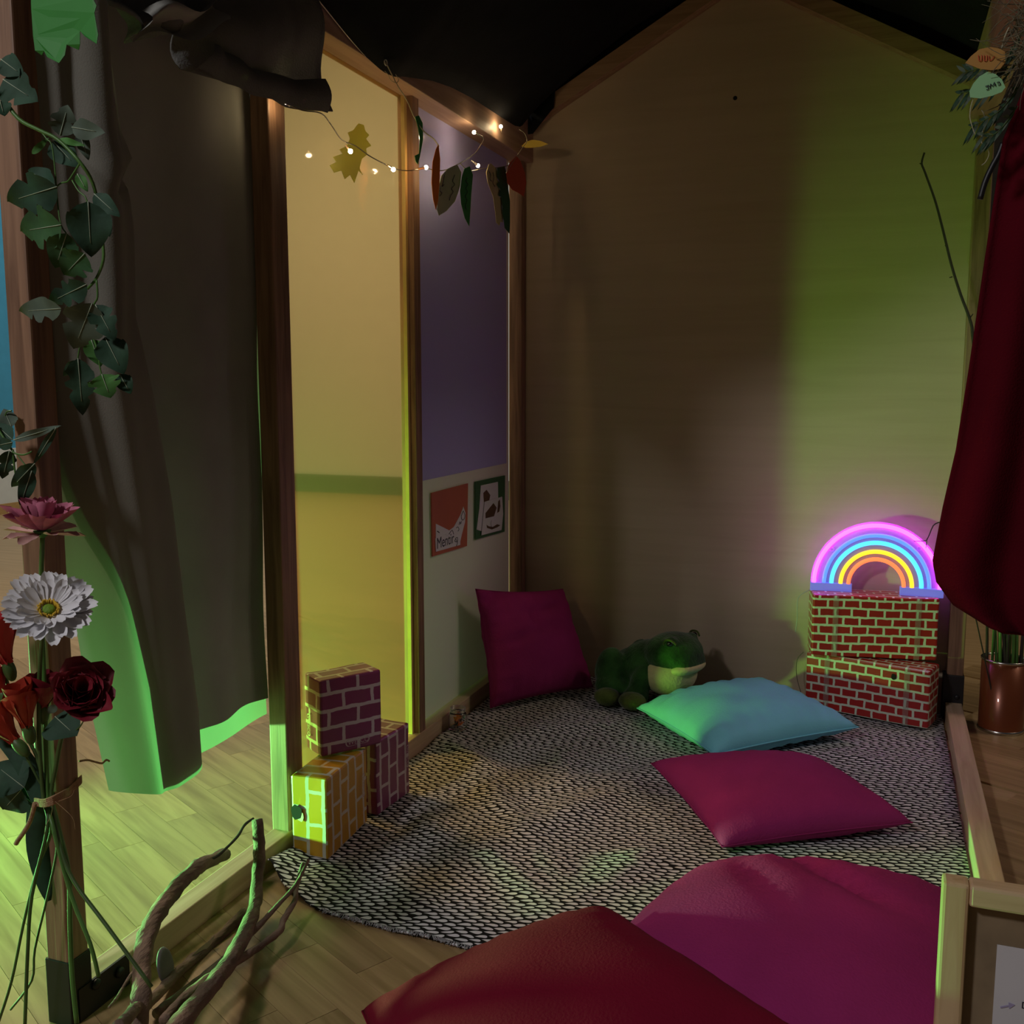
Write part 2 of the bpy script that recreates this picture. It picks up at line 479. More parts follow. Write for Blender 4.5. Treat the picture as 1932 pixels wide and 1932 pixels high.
def tubevf(pts, r0, r1=None, seg=8, n=4, wob=0.0, seed=0):
    path = smooth_path(pts, n)
    if r1 is None: r1 = r0
    L = len(path)
    vs_, fs_ = [], []
    up = V((0.13, 0.31, 0.94)).normalized()
    for i, p in enumerate(path):
        t = (path[min(i + 1, L - 1)] - path[max(i - 1, 0)])
        if t.length < 1e-9: t = V((0, 0, 1))
        t.normalize()
        s = t.cross(up)
        if s.length < 1e-4: s = t.cross(V((1, 0, 0)))
        s.normalize()
        up = s.cross(t).normalized()
        f = i / (L - 1)
        r = r0 + (r1 - r0) * f if not callable(r0) else r0(f)
        for k in range(seg):
            a = 2 * PI * k / seg
            d = s * math.cos(a) + up * math.sin(a)
            rr = r
            if wob:
                rr = r * (1 + wob * noise.noise((p + d * r) * 60 + V((seed, 0, 0))) + wob * 0.7 * noise.noise((p + d * r * 2) * 25 + V((seed, 3, 0))))
            vs_.append(p + d * rr)
    for i in range(L - 1):
        for k in range(seg):
            a = i * seg + k; b = i * seg + (k + 1) % seg
            fs_.append((a, b, b + seg, a + seg))
    fs_.append(tuple(reversed(range(seg))))
    fs_.append(tuple(range((L - 1) * seg, L * seg)))
    return vs_, fs_

def gridvf(fn, nu, nv):
    vs_ = [fn(i / nu, j / nv) for j in range(nv + 1) for i in range(nu + 1)]
    fs_ = []
    for j in range(nv):
        for i in range(nu):
            a = j * (nu + 1) + i
            fs_.append((a, a + 1, a + nu + 2, a + nu + 1))
    return vs_, fs_

def lathevf(profile, center, seg=28, cap=True):
    cx, cy, cz = center
    vs_, fs_ = [], []
    for r, z in profile:
        for k in range(seg):
            a = 2 * PI * k / seg
            vs_.append((cx + r * math.cos(a), cy + r * math.sin(a), cz + z))
    for i in range(len(profile) - 1):
        for k in range(seg):
            a = i * seg + k; b = i * seg + (k + 1) % seg
            fs_.append((a, b, b + seg, a + seg))
    if cap:
        fs_.append(tuple(reversed(range(seg))))
        fs_.append(tuple(range((len(profile) - 1) * seg, len(profile) * seg)))
    return vs_, fs_

def ellvf(c, r, nu=18, nv=12, rot=None):
    vs_, fs_ = [], []
    c = V(c)
    R = rot if rot is not None else Matrix.Identity(3)
    for j in range(nv + 1):
        th = PI * j / nv
        for i in range(nu):
            ph = 2 * PI * i / nu
            p = V((r[0] * math.sin(th) * math.cos(ph), r[1] * math.sin(th) * math.sin(ph), r[2] * math.cos(th)))
            vs_.append(c + R @ p)
    for j in range(nv):
        for i in range(nu):
            a = j * nu + i; b = j * nu + (i + 1) % nu
            fs_.append((a, a + nu, b + nu, b))
    return vs_, fs_

def polyvf(pts):
    return [V(p) for p in pts], [tuple(range(len(pts)))]

def prism(pts, nrm, th):
    """closed slab from a planar outline"""
    n = len(pts)
    nv = V(nrm).normalized() * th
    a = [V(p) for p in pts]; b = [p + nv for p in a]
    fs_ = [tuple(reversed(range(n))), tuple(range(n, 2 * n))]
    for i in range(n):
        j = (i + 1) % n
        fs_.append((i, j, j + n, i + n))
    return a + b, fs_

def interp(pts, t):
    """piecewise linear y(t) through sorted (t, y)"""
    if t <= pts[0][0]: return pts[0][1]
    for (a, ya), (b, yb) in zip(pts, pts[1:]):
        if t <= b:
            return ya + (yb - ya) * (t - a) / (b - a)
    return pts[-1][1]

def polyline_at(pts, t):
    """point along polyline by its vertical order, t in 0..1 (index based)"""
    x = t * (len(pts) - 1)
    i = min(int(x), len(pts) - 2)
    f = x - i
    return V(pts[i]) * (1 - f) + V(pts[i + 1]) * f

def text(name, s, size, origin, xdir, ydir, mat, parent, th=0.0004):
    cu = bpy.data.curves.new(name, 'FONT')
    cu.body = s; cu.size = size; cu.extrude = th
    tmp = bpy.data.objects.new(name, cu)
    col.objects.link(tmp)
    dg = bpy.context.evaluated_depsgraph_get()
    me = bpy.data.meshes.new_from_object(tmp.evaluated_get(dg))
    bpy.data.objects.remove(tmp)
    x = V(xdir).normalized(); y = V(ydir).normalized(); z = x.cross(y)
    R = Matrix((x, y, z)).transposed()
    base = wloc(parent)
    for v in me.vertices:
        v.co = V(origin) + R @ v.co - base
    me.materials.clear(); me.materials.append(mat)
    me.name = name
    o = bpy.data.objects.new(name, me)
    col.objects.link(o)
    o.parent = parent
    return o

# ================================================================== STRUCTURE
# floor of the hall: slab plus the planks near the house
floor = mesh('floor', boxvf((-9, -4, -0.06), (6, 10, -0.0045)), M['floor'], smooth=False)
struct(floor)
ang = math.radians(-28.5)
du = V((math.cos(ang), math.sin(ang), 0)); dv = V((-math.sin(ang), math.cos(ang), 0))
PL, PW, PH = 0.40, 0.075, 0.0042
pm = bpy.data.meshes.new('plank')
hv, hf = boxvf((-PL / 2 + 0.0005, -PW / 2 + 0.0004, 0), (PL / 2 - 0.0005, PW / 2 - 0.0004, PH))
pm.from_pydata(hv, [], hf)
pm.materials.append(M['plank'])
def plank_here(x, y):
    if -2.9 < x < -1.0 and 0.85 < y < 3.7 and y > 0.78 * abs(x): return True
    if -1.1 <= x < -0.15 and 0.92 < y < 1.72: return True
    if 0.2 < x < 0.75 and 1.9 < y < 3.9: return True
    return False
rowoff = {}
for j in range(-60, 80):
    off = (j % 3) * PL / 3 + random.uniform(-0.06, 0.06)
    for i in range(-16, 16):
        c = du * (i * PL + off) + dv * (j * PW)
        if plank_here(c.x, c.y):
            o = bpy.data.objects.new('plank', pm)
            col.objects.link(o)
            o.parent = floor
            o.location = V((c.x, c.y, -0.0043)) - floor.location
            o.rotation_euler = (0, 0, ang)

# far wall of the hall on the left
wl = mesh('wall_hall', boxvf((-6.6, -3, -0.0045), (-6.4, 10, 4.6)), M['blue_wall'], smooth=False); struct(wl)
wd = mesh('wainscot', boxvf((-6.41, -3, -0.0045), (-6.385, 10, 0.50)), M['white_wall'], wl, smooth=False)
wh = mesh('wall_hall_back', boxvf((-6.4, 8.2, -0.0045), (-1.9, 8.4, 4.6)), M['white_wall'], smooth=False); struct(wh)
w3 = mesh('wall_hall_dark', boxvf((-1.9, 8.2, -0.0045), (6, 8.4, 4.6)), M['dark_wall'], smooth=False); struct(w3)
b2 = mesh('baseboard_hall_back', boxvf((-6.37, 8.16, -0.0045), (-1.9, 8.2, 0.16)), M['dark_base'], smooth=False); struct(b2)
bb = mesh('baseboard_hall', boxvf((-6.385, -3, -0.0045), (-6.37, 10, 0.075)), M['tan'], smooth=False); struct(bb)

# ------------------------------------------------------------------ timber frame of the playhouse
frame = thing('playhouse_frame', 'brown timber frame of the gabled playhouse with black steel feet', 'playhouse frame', (-0.46, 2.2, 0))
def post(lo, hi, foot=True):
    p = box('post', lo, hi, M['post'], frame, 0.003)
    return p
def foot(p, lo, hi, face, bolts):
    f = mesh('foot_bracket', boxvf(lo, hi), M['black_metal'], p, smooth=False); bevel(f, 0.0015)
    for b in bolts:
        vf = lathevf([(0.007, 0), (0.007, 0.004), (0.005, 0.006)], (0, 0, 0), 12)
        R = V((0, 0, 1)).rotation_difference(V(face)).to_matrix()
        mesh('bolt', ([R @ V(v) + V(b) for v in vf[0]], vf[1]), M['black_metal'], p)
p1 = post((-1.193, 1.136, 0), (-1.150, 1.179, 1.9))
foot(p1, (-1.195, 1.134, 0), (-1.148, 1.181, 0.108), (1, 0, 0), [])
pl_ = mesh('foot_bracket', boxvf((-1.150, 1.150, 0.0), (-1.146, 1.262, 0.0545)), M['black_metal'], p1, smooth=False)
for b in ((-1.146, 1.185, 0.045), (-1.146, 1.237, 0.035)):
    vf = lathevf([(0.009, 0), (0.009, 0.004), (0.006, 0.007)], (0, 0, 0), 12)
    R = V((0, 0, 1)).rotation_difference(V((1, 0, 0))).to_matrix()
    mesh('bolt', ([R @ V(v) + V(b) for v in vf[0]], vf[1]), M['black_metal'], p1)
p2 = post((-1.193, 1.758, 0.0), (-1.150, 1.817, 1.9))
p3 = post((-1.193, 2.405, 0.0), (-1.150, 2.444, 1.8))
p4 = post((-1.186, 3.205, 0), (-1.140, 3.247, 1.86))
p5 = post((0.215, 3.205, 0), (0.260, 3.247, 1.86))
foot(p5, (0.205, 3.198, 0), (0.263, 3.25, 0.135), (0, -1, 0), [(0.245, 3.198, 0.07)])
p7 = post((0.215, 1.136, 0), (0.262, 1.179, 1.9))
box('base_beam', (-1.190, 1.179, 0), (-1.148, 3.205, 0.052), M['beam_y'], frame, 0.002)
box('base_beam', (0.214, 1.179, 0), (0.260, 3.198, 0.052), M['beam_y'], frame, 0.002)
box('eave_beam', (-1.195, 1.10, 1.722), (-1.116, 3.25, 1.862), M['eave'], frame, 0.002)
box('eave_beam', (0.19, 1.10, 1.745), (0.262, 3.25, 1.862), M['eave'], frame, 0.002)
# rafters on the gable
def rafter(x0, z0, x1, z1, y0, y1, h=0.045):
    d = V((x1 - x0, 0, z1 - z0)).normalized()
    n = V((-d.z, 0, d.x))
    if n.z < 0: n = -n
    a = V((x0, 0, z0)); b = V((x1, 0, z1))
    pts = [a, b, b + n * h, a + n * h]
    v = [V((p.x, y0, p.z)) for p in pts] + [V((p.x, y1, p.z)) for p in pts]
    f = [(0, 1, 2, 3), (7, 6, 5, 4), (0, 4, 5, 1), (1, 5, 6, 2), (2, 6, 7, 3), (3, 7, 4, 0)]
    return mesh('rafter', (v, f), M['beam_x'], frame, smooth=False)
rafter(-1.10, 1.836, -0.447, 2.191, 3.205, 3.248)
rafter(0.255, 1.80, -0.446, 2.191, 3.205, 3.248)
rafter(-1.19, 1.862, -0.447, 2.25, 1.10, 1.16)
rafter(0.262, 1.862, -0.446, 2.25, 1.10, 1.16)
box('batten', (-1.176, 2.392, 0.052), (-1.166, 2.405, 1.72), M['edge_tape'], frame, 0.0)

# back wall of plywood
prof = [(-1.186, 0), (0.26, 0), (0.26, 1.80), (-0.446, 2.195), (-1.10, 1.84), (-1.186, 1.80)]
wb = mesh('wall_back', prism([(x, 3.25, z) for x, z in prof], (0, 1, 0), 0.016), M['ply'], smooth=False); struct(wb)
hc = (-0.4650, 3.2492, 1.8655)
mesh('knot_hole', ([(hc[0] + 0.0065 * math.cos(a * PI / 8), hc[1], hc[2] + 0.0065 * math.sin(a * PI / 8)) for a in range(16)], [tuple(range(16))]), M['hole'], wb, smooth=False)

# left wall: yellow sheet, white sheet with lilac sheet over it
wlf = mesh('wall_left', boxvf((-1.188, 2.444, 0.053), (-1.184, 3.196, 1.722)), M['white_sheet'], smooth=False); struct(wlf)
mesh('yellow_panel', boxvf((-1.180, 1.817, 0.053), (-1.177, 2.405, 1.722)), M['yellow_sheet'], wlf, smooth=False)
mesh('lilac_panel', boxvf((-1.1835, 2.50, 0.735), (-1.1815, 3.17, 1.722)), M['lilac_sheet'], wlf, smooth=False)

# ================================================================== CLOTHS OF THE HOUSE
eave_pts = [(0.95, 1.84), (1.6, 1.84), (1.879, 1.770), (2.00, 1.735), (2.077, 1.716), (2.16, 1.706), (2.22, 1.711), (2.261, 1.724), (2.428, 1.759), (2.55, 1.775), (2.691, 1.784), (2.9, 1.787), (3.04, 1.79), (3.10, 1.80), (3.195, 1.87), (3.21, 1.90), (3.3, 1.90)]
def canopy_fn(u, v):
    y = 1.25 + 2.10 * v
    e = interp(eave_pts, y)
    ridge = 2.27 - 0.02 * math.sin(v * 9)
    if u < 0.5:
        s = u / 0.5
        x = -1.105 + 0.66 * s
        z = e + (ridge - e) * s ** 0.85
    else:
        s = (1 - u) / 0.5
        er = 1.885 + 0.06 * (y > 3.2)
        x = 0.25 - 0.70 * s
        z = er + (ridge - er) * s ** 0.9
    z += 0.008 * math.sin(u * 31 + v * 7) * (1 - abs(2 * u - 1))
    if y > 3.27:
        z -= (y - 3.27) * 6.0
    return V((x, y, z))
canopy = mesh('canopy', gridvf(canopy_fn, 40, 96), M['canopy'])
solid(canopy, 0.003, 1)
tag(canopy, 'black cloth canopy sagging over the gabled roof of the playhouse', 'canopy')
mesh('white_hem', tubevf([(-1.108, y, interp(eave_pts, y) + 0.003) for y in (1.75, 1.82, 1.879, 1.94, 2.0, 2.05, 2.085)], 0.0032, 0.001, 6), M['white_hem'], canopy)

mesh('corner_leak_cover', prism([(-1.20, 3.196, 1.97), (-1.02, 3.196, 1.97), (-1.03, 3.196, 1.875), (-1.10, 3.196, 1.80), (-1.20, 3.196, 1.80)], (0, -1, 0), 0.003), M['canopy'], canopy, smooth=False)  # added black patch that hides the bright hall wall behind the corner

# charcoal valance hanging from the left eave
vtop = [(-1.0950, 1.2100, 1.6053), (-1.0950, 1.2906, 1.6207), (-1.0950, 1.3251, 1.6258), (-1.0950, 1.3804, 1.6459), (-1.0950, 1.4394, 1.6673), (-1.0950, 1.5170, 1.6954), (-1.0950, 1.6423, 1.7408), (-1.0950, 1.7852, 1.7926), (-1.0950, 1.8401, 1.8125)]
vbot = [(-1.0950, 1.2751, 1.5574), (-1.0950, 1.3272, 1.5362), (-1.0950, 1.3359, 1.5250), (-1.0950, 1.4023, 1.5563), (-1.0950, 1.4430, 1.5771), (-1.0950, 1.4668, 1.5226), (-1.0950, 1.6335, 1.5215), (-1.0950, 1.7724, 1.5354), (-1.0950, 1.8957, 1.5543)]
def valance_fn(u, v):
    a = polyline_at(vtop, u); b = polyline_at(vbot, u)
    p = a.lerp(b, v)
    p.x += 0.018 * math.sin(u * 19) * (0.3 + v) + 0.012 * math.sin(v * 8 + u * 5)
    p.x -= 0.02 * (1 - u)
    return p
val = mesh('valance', gridvf(valance_fn, 48, 16), M['valance'])
solid(val, 0.003)
tag(val, 'charcoal cloth valance with ragged folded hem hanging above the grey curtains', 'valance')
hem = [(-1.0750, 1.4399, 1.5114), (-1.0750, 1.5224, 1.5085), (-1.0750, 1.6035, 1.5101), (-1.0750, 1.7214, 1.5220), (-1.0750, 1.8610, 1.5421)]
hem2 = [(-1.0800, 1.4962, 1.5667), (-1.0800, 1.5326, 1.5638), (-1.0800, 1.6102, 1.5576), (-1.0800, 1.7506, 1.5773), (-1.0800, 1.8642, 1.6099)]
mesh('rolled_hem', gridvf(lambda u, v: polyline_at(hem2, u).lerp(polyline_at(hem, u), v) + V((0.012 * math.sin(v * PI) + 0.004 * math.sin(u * 23), 0, 0)), 24, 8), M['valance'], val)
flap = [(-1.0850, 1.3160, 1.5454), (-1.0850, 1.3634, 1.5730), (-1.0850, 1.4132, 1.6005), (-1.0850, 1.5137, 1.6253), (-1.0850, 1.4972, 1.5904), (-1.0850, 1.4403, 1.5686), (-1.0850, 1.3999, 1.5545), (-1.0850, 1.3484, 1.5323), (-1.0850, 1.3236, 1.5186)]
fl = mesh('folded_flap', gridvf(lambda u, v: V((-1.0800, 1.3181, 1.5607)).lerp(V((-1.0800, 1.5223, 1.6403)), u).lerp(V((-1.0700, 1.3053, 1.5114)).lerp(V((-1.0850, 1.5239, 1.6013)), u), v) + V((0.02 * math.sin(v * 5 + u * 3), 0.0, 0.012 * math.sin(u * 8))), 16, 8), M['curtain_dense'], val)

# grey curtain beside the front post
cl = [(-1.1300, 1.1561, 1.5692), (-1.1300, 1.1592, 1.4867), (-1.1300, 1.1612, 1.4379), (-1.1300, 1.1611, 1.2577), (-1.1300, 1.1606, 1.0942), (-1.1300, 1.1646, 0.9723), (-1.1300, 1.1886, 0.8292), (-1.1300, 1.2036, 0.7379), (-1.1300, 1.2215, 0.6429), (-1.1300, 1.2475, 0.4812), (-1.1300, 1.2786, 0.3267)]
cr = [(-1.1300, 1.2977, 1.6206), (-1.1300, 1.3026, 1.5311), (-1.1300, 1.3091, 1.4790), (-1.1300, 1.3244, 1.3487), (-1.1300, 1.3340, 1.2452), (-1.1300, 1.3268, 1.1041), (-1.1300, 1.3595, 0.9775), (-1.1300, 1.3940, 0.7983), (-1.1300, 1.4167, 0.6098), (-1.1300, 1.4441, 0.4198), (-1.1300, 1.4464, 0.3350)]
def cutain_xs(u, v):
    base = 0.050 * math.sin(PI * (0.08 + 0.84 * u)) - 0.05 * (1 - u) ** 3 - 0.012
    fold = 0.011 * math.exp(-((u - 0.22) / 0.07) ** 2) * min(1, v * 1.4) - 0.008 * math.exp(-((u - 0.33) / 0.08) ** 2)
    wr = 0.016 * math.exp(-((v - 0.30) / 0.018) ** 2) * math.exp(-((u - 0.9) / 0.3) ** 2) - 0.014 * math.exp(-((v - 0.325) / 0.014) ** 2) * math.exp(-((u - 0.9) / 0.3) ** 2)
    return base + fold + wr + 0.006 * math.sin(u * 11 + v * 5)
def lcur_fn(u, v):
    a = polyline_at(cl, v); b = polyline_at(cr, v)
    p = a.lerp(b, u)
    p.x += cutain_xs(u, v)
    if v > 0.93:
        k = (v - 0.93) / 0.07
        p.z -= k * 0.016 * math.sin(PI * u ** 0.8)
    return p
cu1 = mesh('curtain', gridvf(lcur_fn, 44, 70), M['curtain'])
tag(cu1, 'grey olive curtain in one thick fold beside the front post, nearest the flowers', 'curtain', 'grey curtains of the doorway')

def lback_fn(u, v):
    u0 = 0.0 + 0.30 * max(0.0, min(1.0, (v - 0.48) / 0.4)) + 0.015 * math.sin(v * 17) * (v > 0.45)
    p = lcur_fn(u0 + (1 - u0) * u, v * 0.998)
    p.x -= 0.012 + 0.02 * math.sin(PI * u)
    return p
mesh('back_fold', gridvf(lback_fn, 30, 50), M['curtain_dense'], cu1)

def rcur_fn(y0, y1, x, z0, z1, fr, amp, ph=0):
    def f(u, v):
        y = y0 + (y1 - y0) * u
        z = z1 + (z0 - z1) * v
        xx = x + amp * (0.6 + 0.4 * v) * math.sin(u * fr + ph + 0.5 * math.sin(v * 3)) + 0.010 * noise.noise(V((y * 3, z * 3, ph)))
        return V((xx, y, z + 0.002 * math.sin(u * fr * 1.3) * v))
    return f
cu2 = mesh('curtain', gridvf(rcur_fn(1.345, 1.772, -1.205, 0.338, 1.79, 13, 0.007), 54, 60), M['curtain_dense'])
tag(cu2, 'dark grey curtain hanging straight between the thick fold and the door post', 'curtain', 'grey curtains of the doorway')
cu3 = mesh('curtain', gridvf(rcur_fn(1.42, 1.83, -1.240, 0.277, 1.79, 10, 0.008, 2), 44, 40), M['curtain'])
tag(cu3, 'outermost grey curtain with its hem showing green behind the dark one', 'curtain', 'grey curtains of the doorway')

# dark red curtain at the right
rl = [(0.2076, 1.9500, 1.5797), (0.1987, 1.9500, 1.4879), (0.1732, 1.9500, 1.4113), (0.1566, 1.9500, 1.2210), (0.1404, 1.9500, 1.0221), (0.1271, 1.9500, 0.8824), (0.1098, 1.9500, 0.7774), (0.0969, 1.9500, 0.6801), (0.1059, 1.9500, 0.6417), (0.1361, 1.9500, 0.6028), (0.1811, 1.9500, 0.5772)]
rr = [(0.3369, 1.9500, 1.5975), (0.3452, 1.9500, 1.4739), (0.3525, 1.9500, 1.3652), (0.3639, 1.9500, 1.1950), (0.3755, 1.9500, 1.0211), (0.3844, 1.9500, 0.8882), (0.3935, 1.9500, 0.7531), (0.3996, 1.9500, 0.6618), (0.4058, 1.9500, 0.5695), (0.4082, 1.9500, 0.5323), (0.4025, 1.9500, 0.4988)]
def red_fn(u, v):
    a = polyline_at(rl, v); b = polyline_at(rr, v)
    p = a.lerp(b, u)
    p.y += 0.02 * math.sin(u * 14 + v * 3) * (0.3 + v) + 0.03 * (u ** 0.5) * math.sin(PI * v) - 0.05 * (1 - u) ** 4 * 0
    return p
rc = mesh('curtain', gridvf(red_fn, 40, 60), M['red_cloth'])
solid(rc, 0.005)
tag(rc, 'dark red curtain gathered at the right edge in front of the tin', 'curtain')
st = tag(mesh('strap', tubevf([(0.1800, 2.0500, 1.4253), (0.1742, 2.0500, 1.4057), (0.1634, 2.0500, 1.3827), (0.1544, 2.0500, 1.3584), (0.1481, 2.0500, 1.3302)], 0.0055, 0.0055, 8), M['black_metal']), 'black strap hanging beside the red curtain', 'strap')

# ================================================================== BLANKET
mat_front = [(-1.2431, 1.7430, 0.0060), (-1.1561, 1.6730, 0.0060), (-1.0715, 1.6106, 0.0060), (-1.0356, 1.6016, 0.0060), (-0.9444, 1.5672, 0.0060), (-0.8484, 1.5562, 0.0060), (-0.7387, 1.5524, 0.0060), (-0.6431, 1.5470, 0.0060)]
MX0, MX1 = -1.14, 0.208
def front_y(x):
    pts = [(-1.14, 1.66), (-1.042, 1.600), (-0.95, 1.566), (-0.80, 1.553), (-0.647, 1.545), (-0.3, 1.50), (0.21, 1.46)]
    return interp(pts, x)
def bump2(x, y, cx, cy, ang_, lx, ly):
    dx, dy = x - cx, y - cy
    a = dx * math.cos(ang_) + dy * math.sin(ang_)
    b = -dx * math.sin(ang_) + dy * math.cos(ang_)
    return math.exp(-(a / lx) ** 2 - (b / ly) ** 2)
def mat_z(x, y):
    z = 0.006
    ridges = [(-0.98, 2.05, 2.2, 0.30, 0.035, 0.016), (-0.86, 2.20, 2.25, 0.35, 0.04, 0.018), (-0.75, 2.42, 1.9, 0.30, 0.04, 0.013),
              (-0.62, 2.18, 1.1, 0.28, 0.05, 0.022), (-0.55, 2.42, 0.7, 0.22, 0.04, 0.014), (-0.95, 2.36, 2.5, 0.2, 0.03, 0.014),
              (-0.42, 2.02, 1.2, 0.25, 0.05, 0.012), (-0.70, 1.86, 2.4, 0.25, 0.05, 0.010), (-0.85, 1.72, 2.2, 0.2, 0.04, 0.008),
              (0.02, 2.75, 0.1, 0.2, 0.03, 0.006), (-0.75, 2.75, 0.5, 0.25, 0.04, 0.010), (0.10, 2.40, 0.0, 0.15, 0.02, 0.008)]
    for cx, cy, a, lx, ly, h in ridges:
        z += h * bump2(x, y, cx, cy, a, lx, ly)
    z += 0.0022 * (noise.noise(V((x * 9, y * 9, 0))) + 0.4)
    return max(z, 0.004)
def under_clear(x, y):
    # flat where boxes and cushions stand
    for cx, cy, r in ((-1.1, 1.86, 0.12), (-1.1, 2.05, 0.12), (0.0, 3.12, 0.24), (-0.34, 2.87, 0.26), (-0.20, 2.29, 0.26), (-0.08, 1.55, 0.36)):
        d = math.hypot(x - cx, y - cy)
        if d < r * 1.6:
            return max(0.0, min(1.0, (d - r) / (0.6 * r)))
    return 1.0
def mat_fn(u, v):
    x = MX0 + (MX1 - MX0) * u
    y = front_y(x) + (3.235 - front_y(x)) * v
    z = 0.006 + (mat_z(x, y) - 0.006) * under_clear(x, y)
    if v < 0.12 and x < -1.0:
        k = (1 - v / 0.12) * min(1, (-1.0 - x) / 0.08)
        z += 0.035 * k * (0.6 + 0.4 * math.sin(x * 60))
    return V((x, y, z))
NU, NV = 120, 150
mg = gridvf(mat_fn, NU, NV)
ra = math.radians(20)
uvs = [(v.x * math.cos(ra) + v.y * math.sin(ra), -v.x * math.sin(ra) + v.y * math.cos(ra) + 0.9 * v.z) for v in mg[0]]
blanket = mesh('blanket', mg, M['blanket'], uvs=uvs)
solid(blanket, 0.003, -1)
tag(blanket, 'rumpled floor blanket printed with rows of grey drop shapes on black', 'blanket')
fr = []
for i in range(150):
    x = -0.96 + 0.34 * i / 149
    y = front_y(x)
    L = random.uniform(0.008, 0.016)
    p = V((x, y + 0.004, mat_z(x, y) + 0.003)); a = random.uniform(-0.7, 0.7)
    q = p + V((math.sin(a) * L, -math.cos(a) * L * 0.7, -0.004))
    fr.append(tubevf([p, q], 0.0011, 0.0006, 4))
fo = mesh('frayed_hem', join(*fr), M['fray'], blanket); fo['kind'] = 'stuff'

# ================================================================== CUSHIONS
def cushion(name, label, corners, top, bot, mat, pinch=0.07, n=26, wr=0.004, seed=0, zmin=None, creases=(), power=0.42, piping=0.0022, cat='cushion', group=None, roundness=0.0):
    c = [V(p) for p in corners]          # order: a(-,-) b(+,-) c(+,+) d(-,+)
    nrm = ((c[1] - c[0]) + (c[2] - c[3])).cross((c[3] - c[0]) + (c[2] - c[1])).normalized()
    def base(u, v):
        uu = u * (1 - pinch * (1 - v * v)) ; vv = v * (1 - pinch * (1 - u * u))
        if roundness:
            k = 1 - roundness * (u * u * v * v)
            uu *= k; vv *= k
        s, t = (uu + 1) / 2, (vv + 1) / 2
        return c[0] * (1 - s) * (1 - t) + c[1] * s * (1 - t) + c[2] * s * t + c[3] * (1 - s) * t
    def h(u, v):
        return (max(0, (1 - u * u)) * max(0, (1 - v * v))) ** power
    vs_, fs_ = [], []
    idx = {}
    def param(i):
        t = -1 + 2 * i / n
        return math.sin(t * PI / 2) * 0.55 + t * 0.45
    for side in (1, -1):
        for j in range(n + 1):
            for i in range(n + 1):
                edge = i in (0, n) or j in (0, n)
                if edge and side == -1:
                    idx[(side, i, j)] = idx[(1, i, j)]
                    continue
                u, v = param(i), param(j)
                p = base(u, v)
                k = h(u, v)
                amt = (top if side == 1 else -bot) * k
                # puckers running in from the seam
                e = max(abs(u), abs(v))
                if not edge:
                    pk = wr * math.sin((u if abs(v) > abs(u) else v) * 26 + seed) * max(0, (e - 0.55) / 0.45) * (1 - e) * 4
                    amt += side * (pk + wr * 0.9 * noise.noise(V((u * 2.2 + seed, v * 2.2, side))))
                    for (cu_, cv_, ca, l, wdt, dep) in creases:
                        amt -= side * dep * bump2(u, v, cu_, cv_, ca, l, wdt) * (1 if side == 1 else 0)
                p = p + nrm * amt
                if zmin is not None and p.z < zmin: p.z = zmin
                idx[(side, i, j)] = len(vs_)
                vs_.append(p)
        for j in range(n):
            for i in range(n):
                q = [idx[(side, i, j)], idx[(side, i + 1, j)], idx[(side, i + 1, j + 1)], idx[(side, i, j + 1)]]
                fs_.append(tuple(q if side == 1 else q[::-1]))
    o = mesh(name, (vs_, fs_), mat)
    tag(o, label, cat, group)
    if piping:
        ring = [base(param(i), -1) for i in range(n + 1)] + [base(1, param(i)) for i in range(1, n + 1)] + [base(param(n - i), 1) for i in range(1, n + 1)] + [base(-1, param(n - i)) for i in range(1, n + 1)]
        if zmin is not None:
            ring = [V((p.x, p.y, max(p.z, zmin + piping))) for p in ring]
        mesh('seam', tubevf(ring, piping, piping, 6, 1), mat, o)
    return o

G = 'cushions in the playhouse'
cushion('cushion', 'light blue square cushion with piped edge, half lit green, in front of the frog',
        [(-0.6532, 2.8723, 0.0350), (-0.3741, 2.5585, 0.0380), (-0.0250, 2.8768, 0.0500), (-0.34, 3.16, 0.06)], 0.085, 0.05, M['blue'], 0.05, seed=2, zmin=0.012, wr=0.011, group=G)
cushion('cushion', 'magenta square cushion lying flat on the blanket between the blue cushion and the floor cushion',
        [(-0.5056, 2.3870, 0.0600), (-0.2789, 2.0485, 0.0300), (0.1013, 2.2912, 0.0400), (-0.1236, 2.5360, 0.0650)], 0.075, 0.05, M['magenta'], 0.045, seed=5, zmin=0.013, piping=0.0012, wr=0.003, group=G)
cushion('cushion', 'magenta square cushion standing in the back corner and leaning on the white panel',
        [(-1.0832, 2.7630, 0.0200), (-0.845, 3.075, 0.02), (-0.985, 3.185, 0.315), (-1.1300, 2.7627, 0.3865)], 0.060, 0.045, M['magenta'], 0.06, seed=9, zmin=0.012, piping=0.001,
        creases=((-0.1, 0.45, 2.0, 0.25, 0.06, 0.022), (-0.45, 0.12, 0.25, 0.4, 0.055, 0.020), (0.25, 0.3, -0.5, 0.2, 0.05, 0.012), (0.3, 0.62, 0.15, 0.4, 0.06, 0.016), (-0.7, 0.9, 0.5, 0.3, 0.1, 0.02)), wr=0.010, group=G)
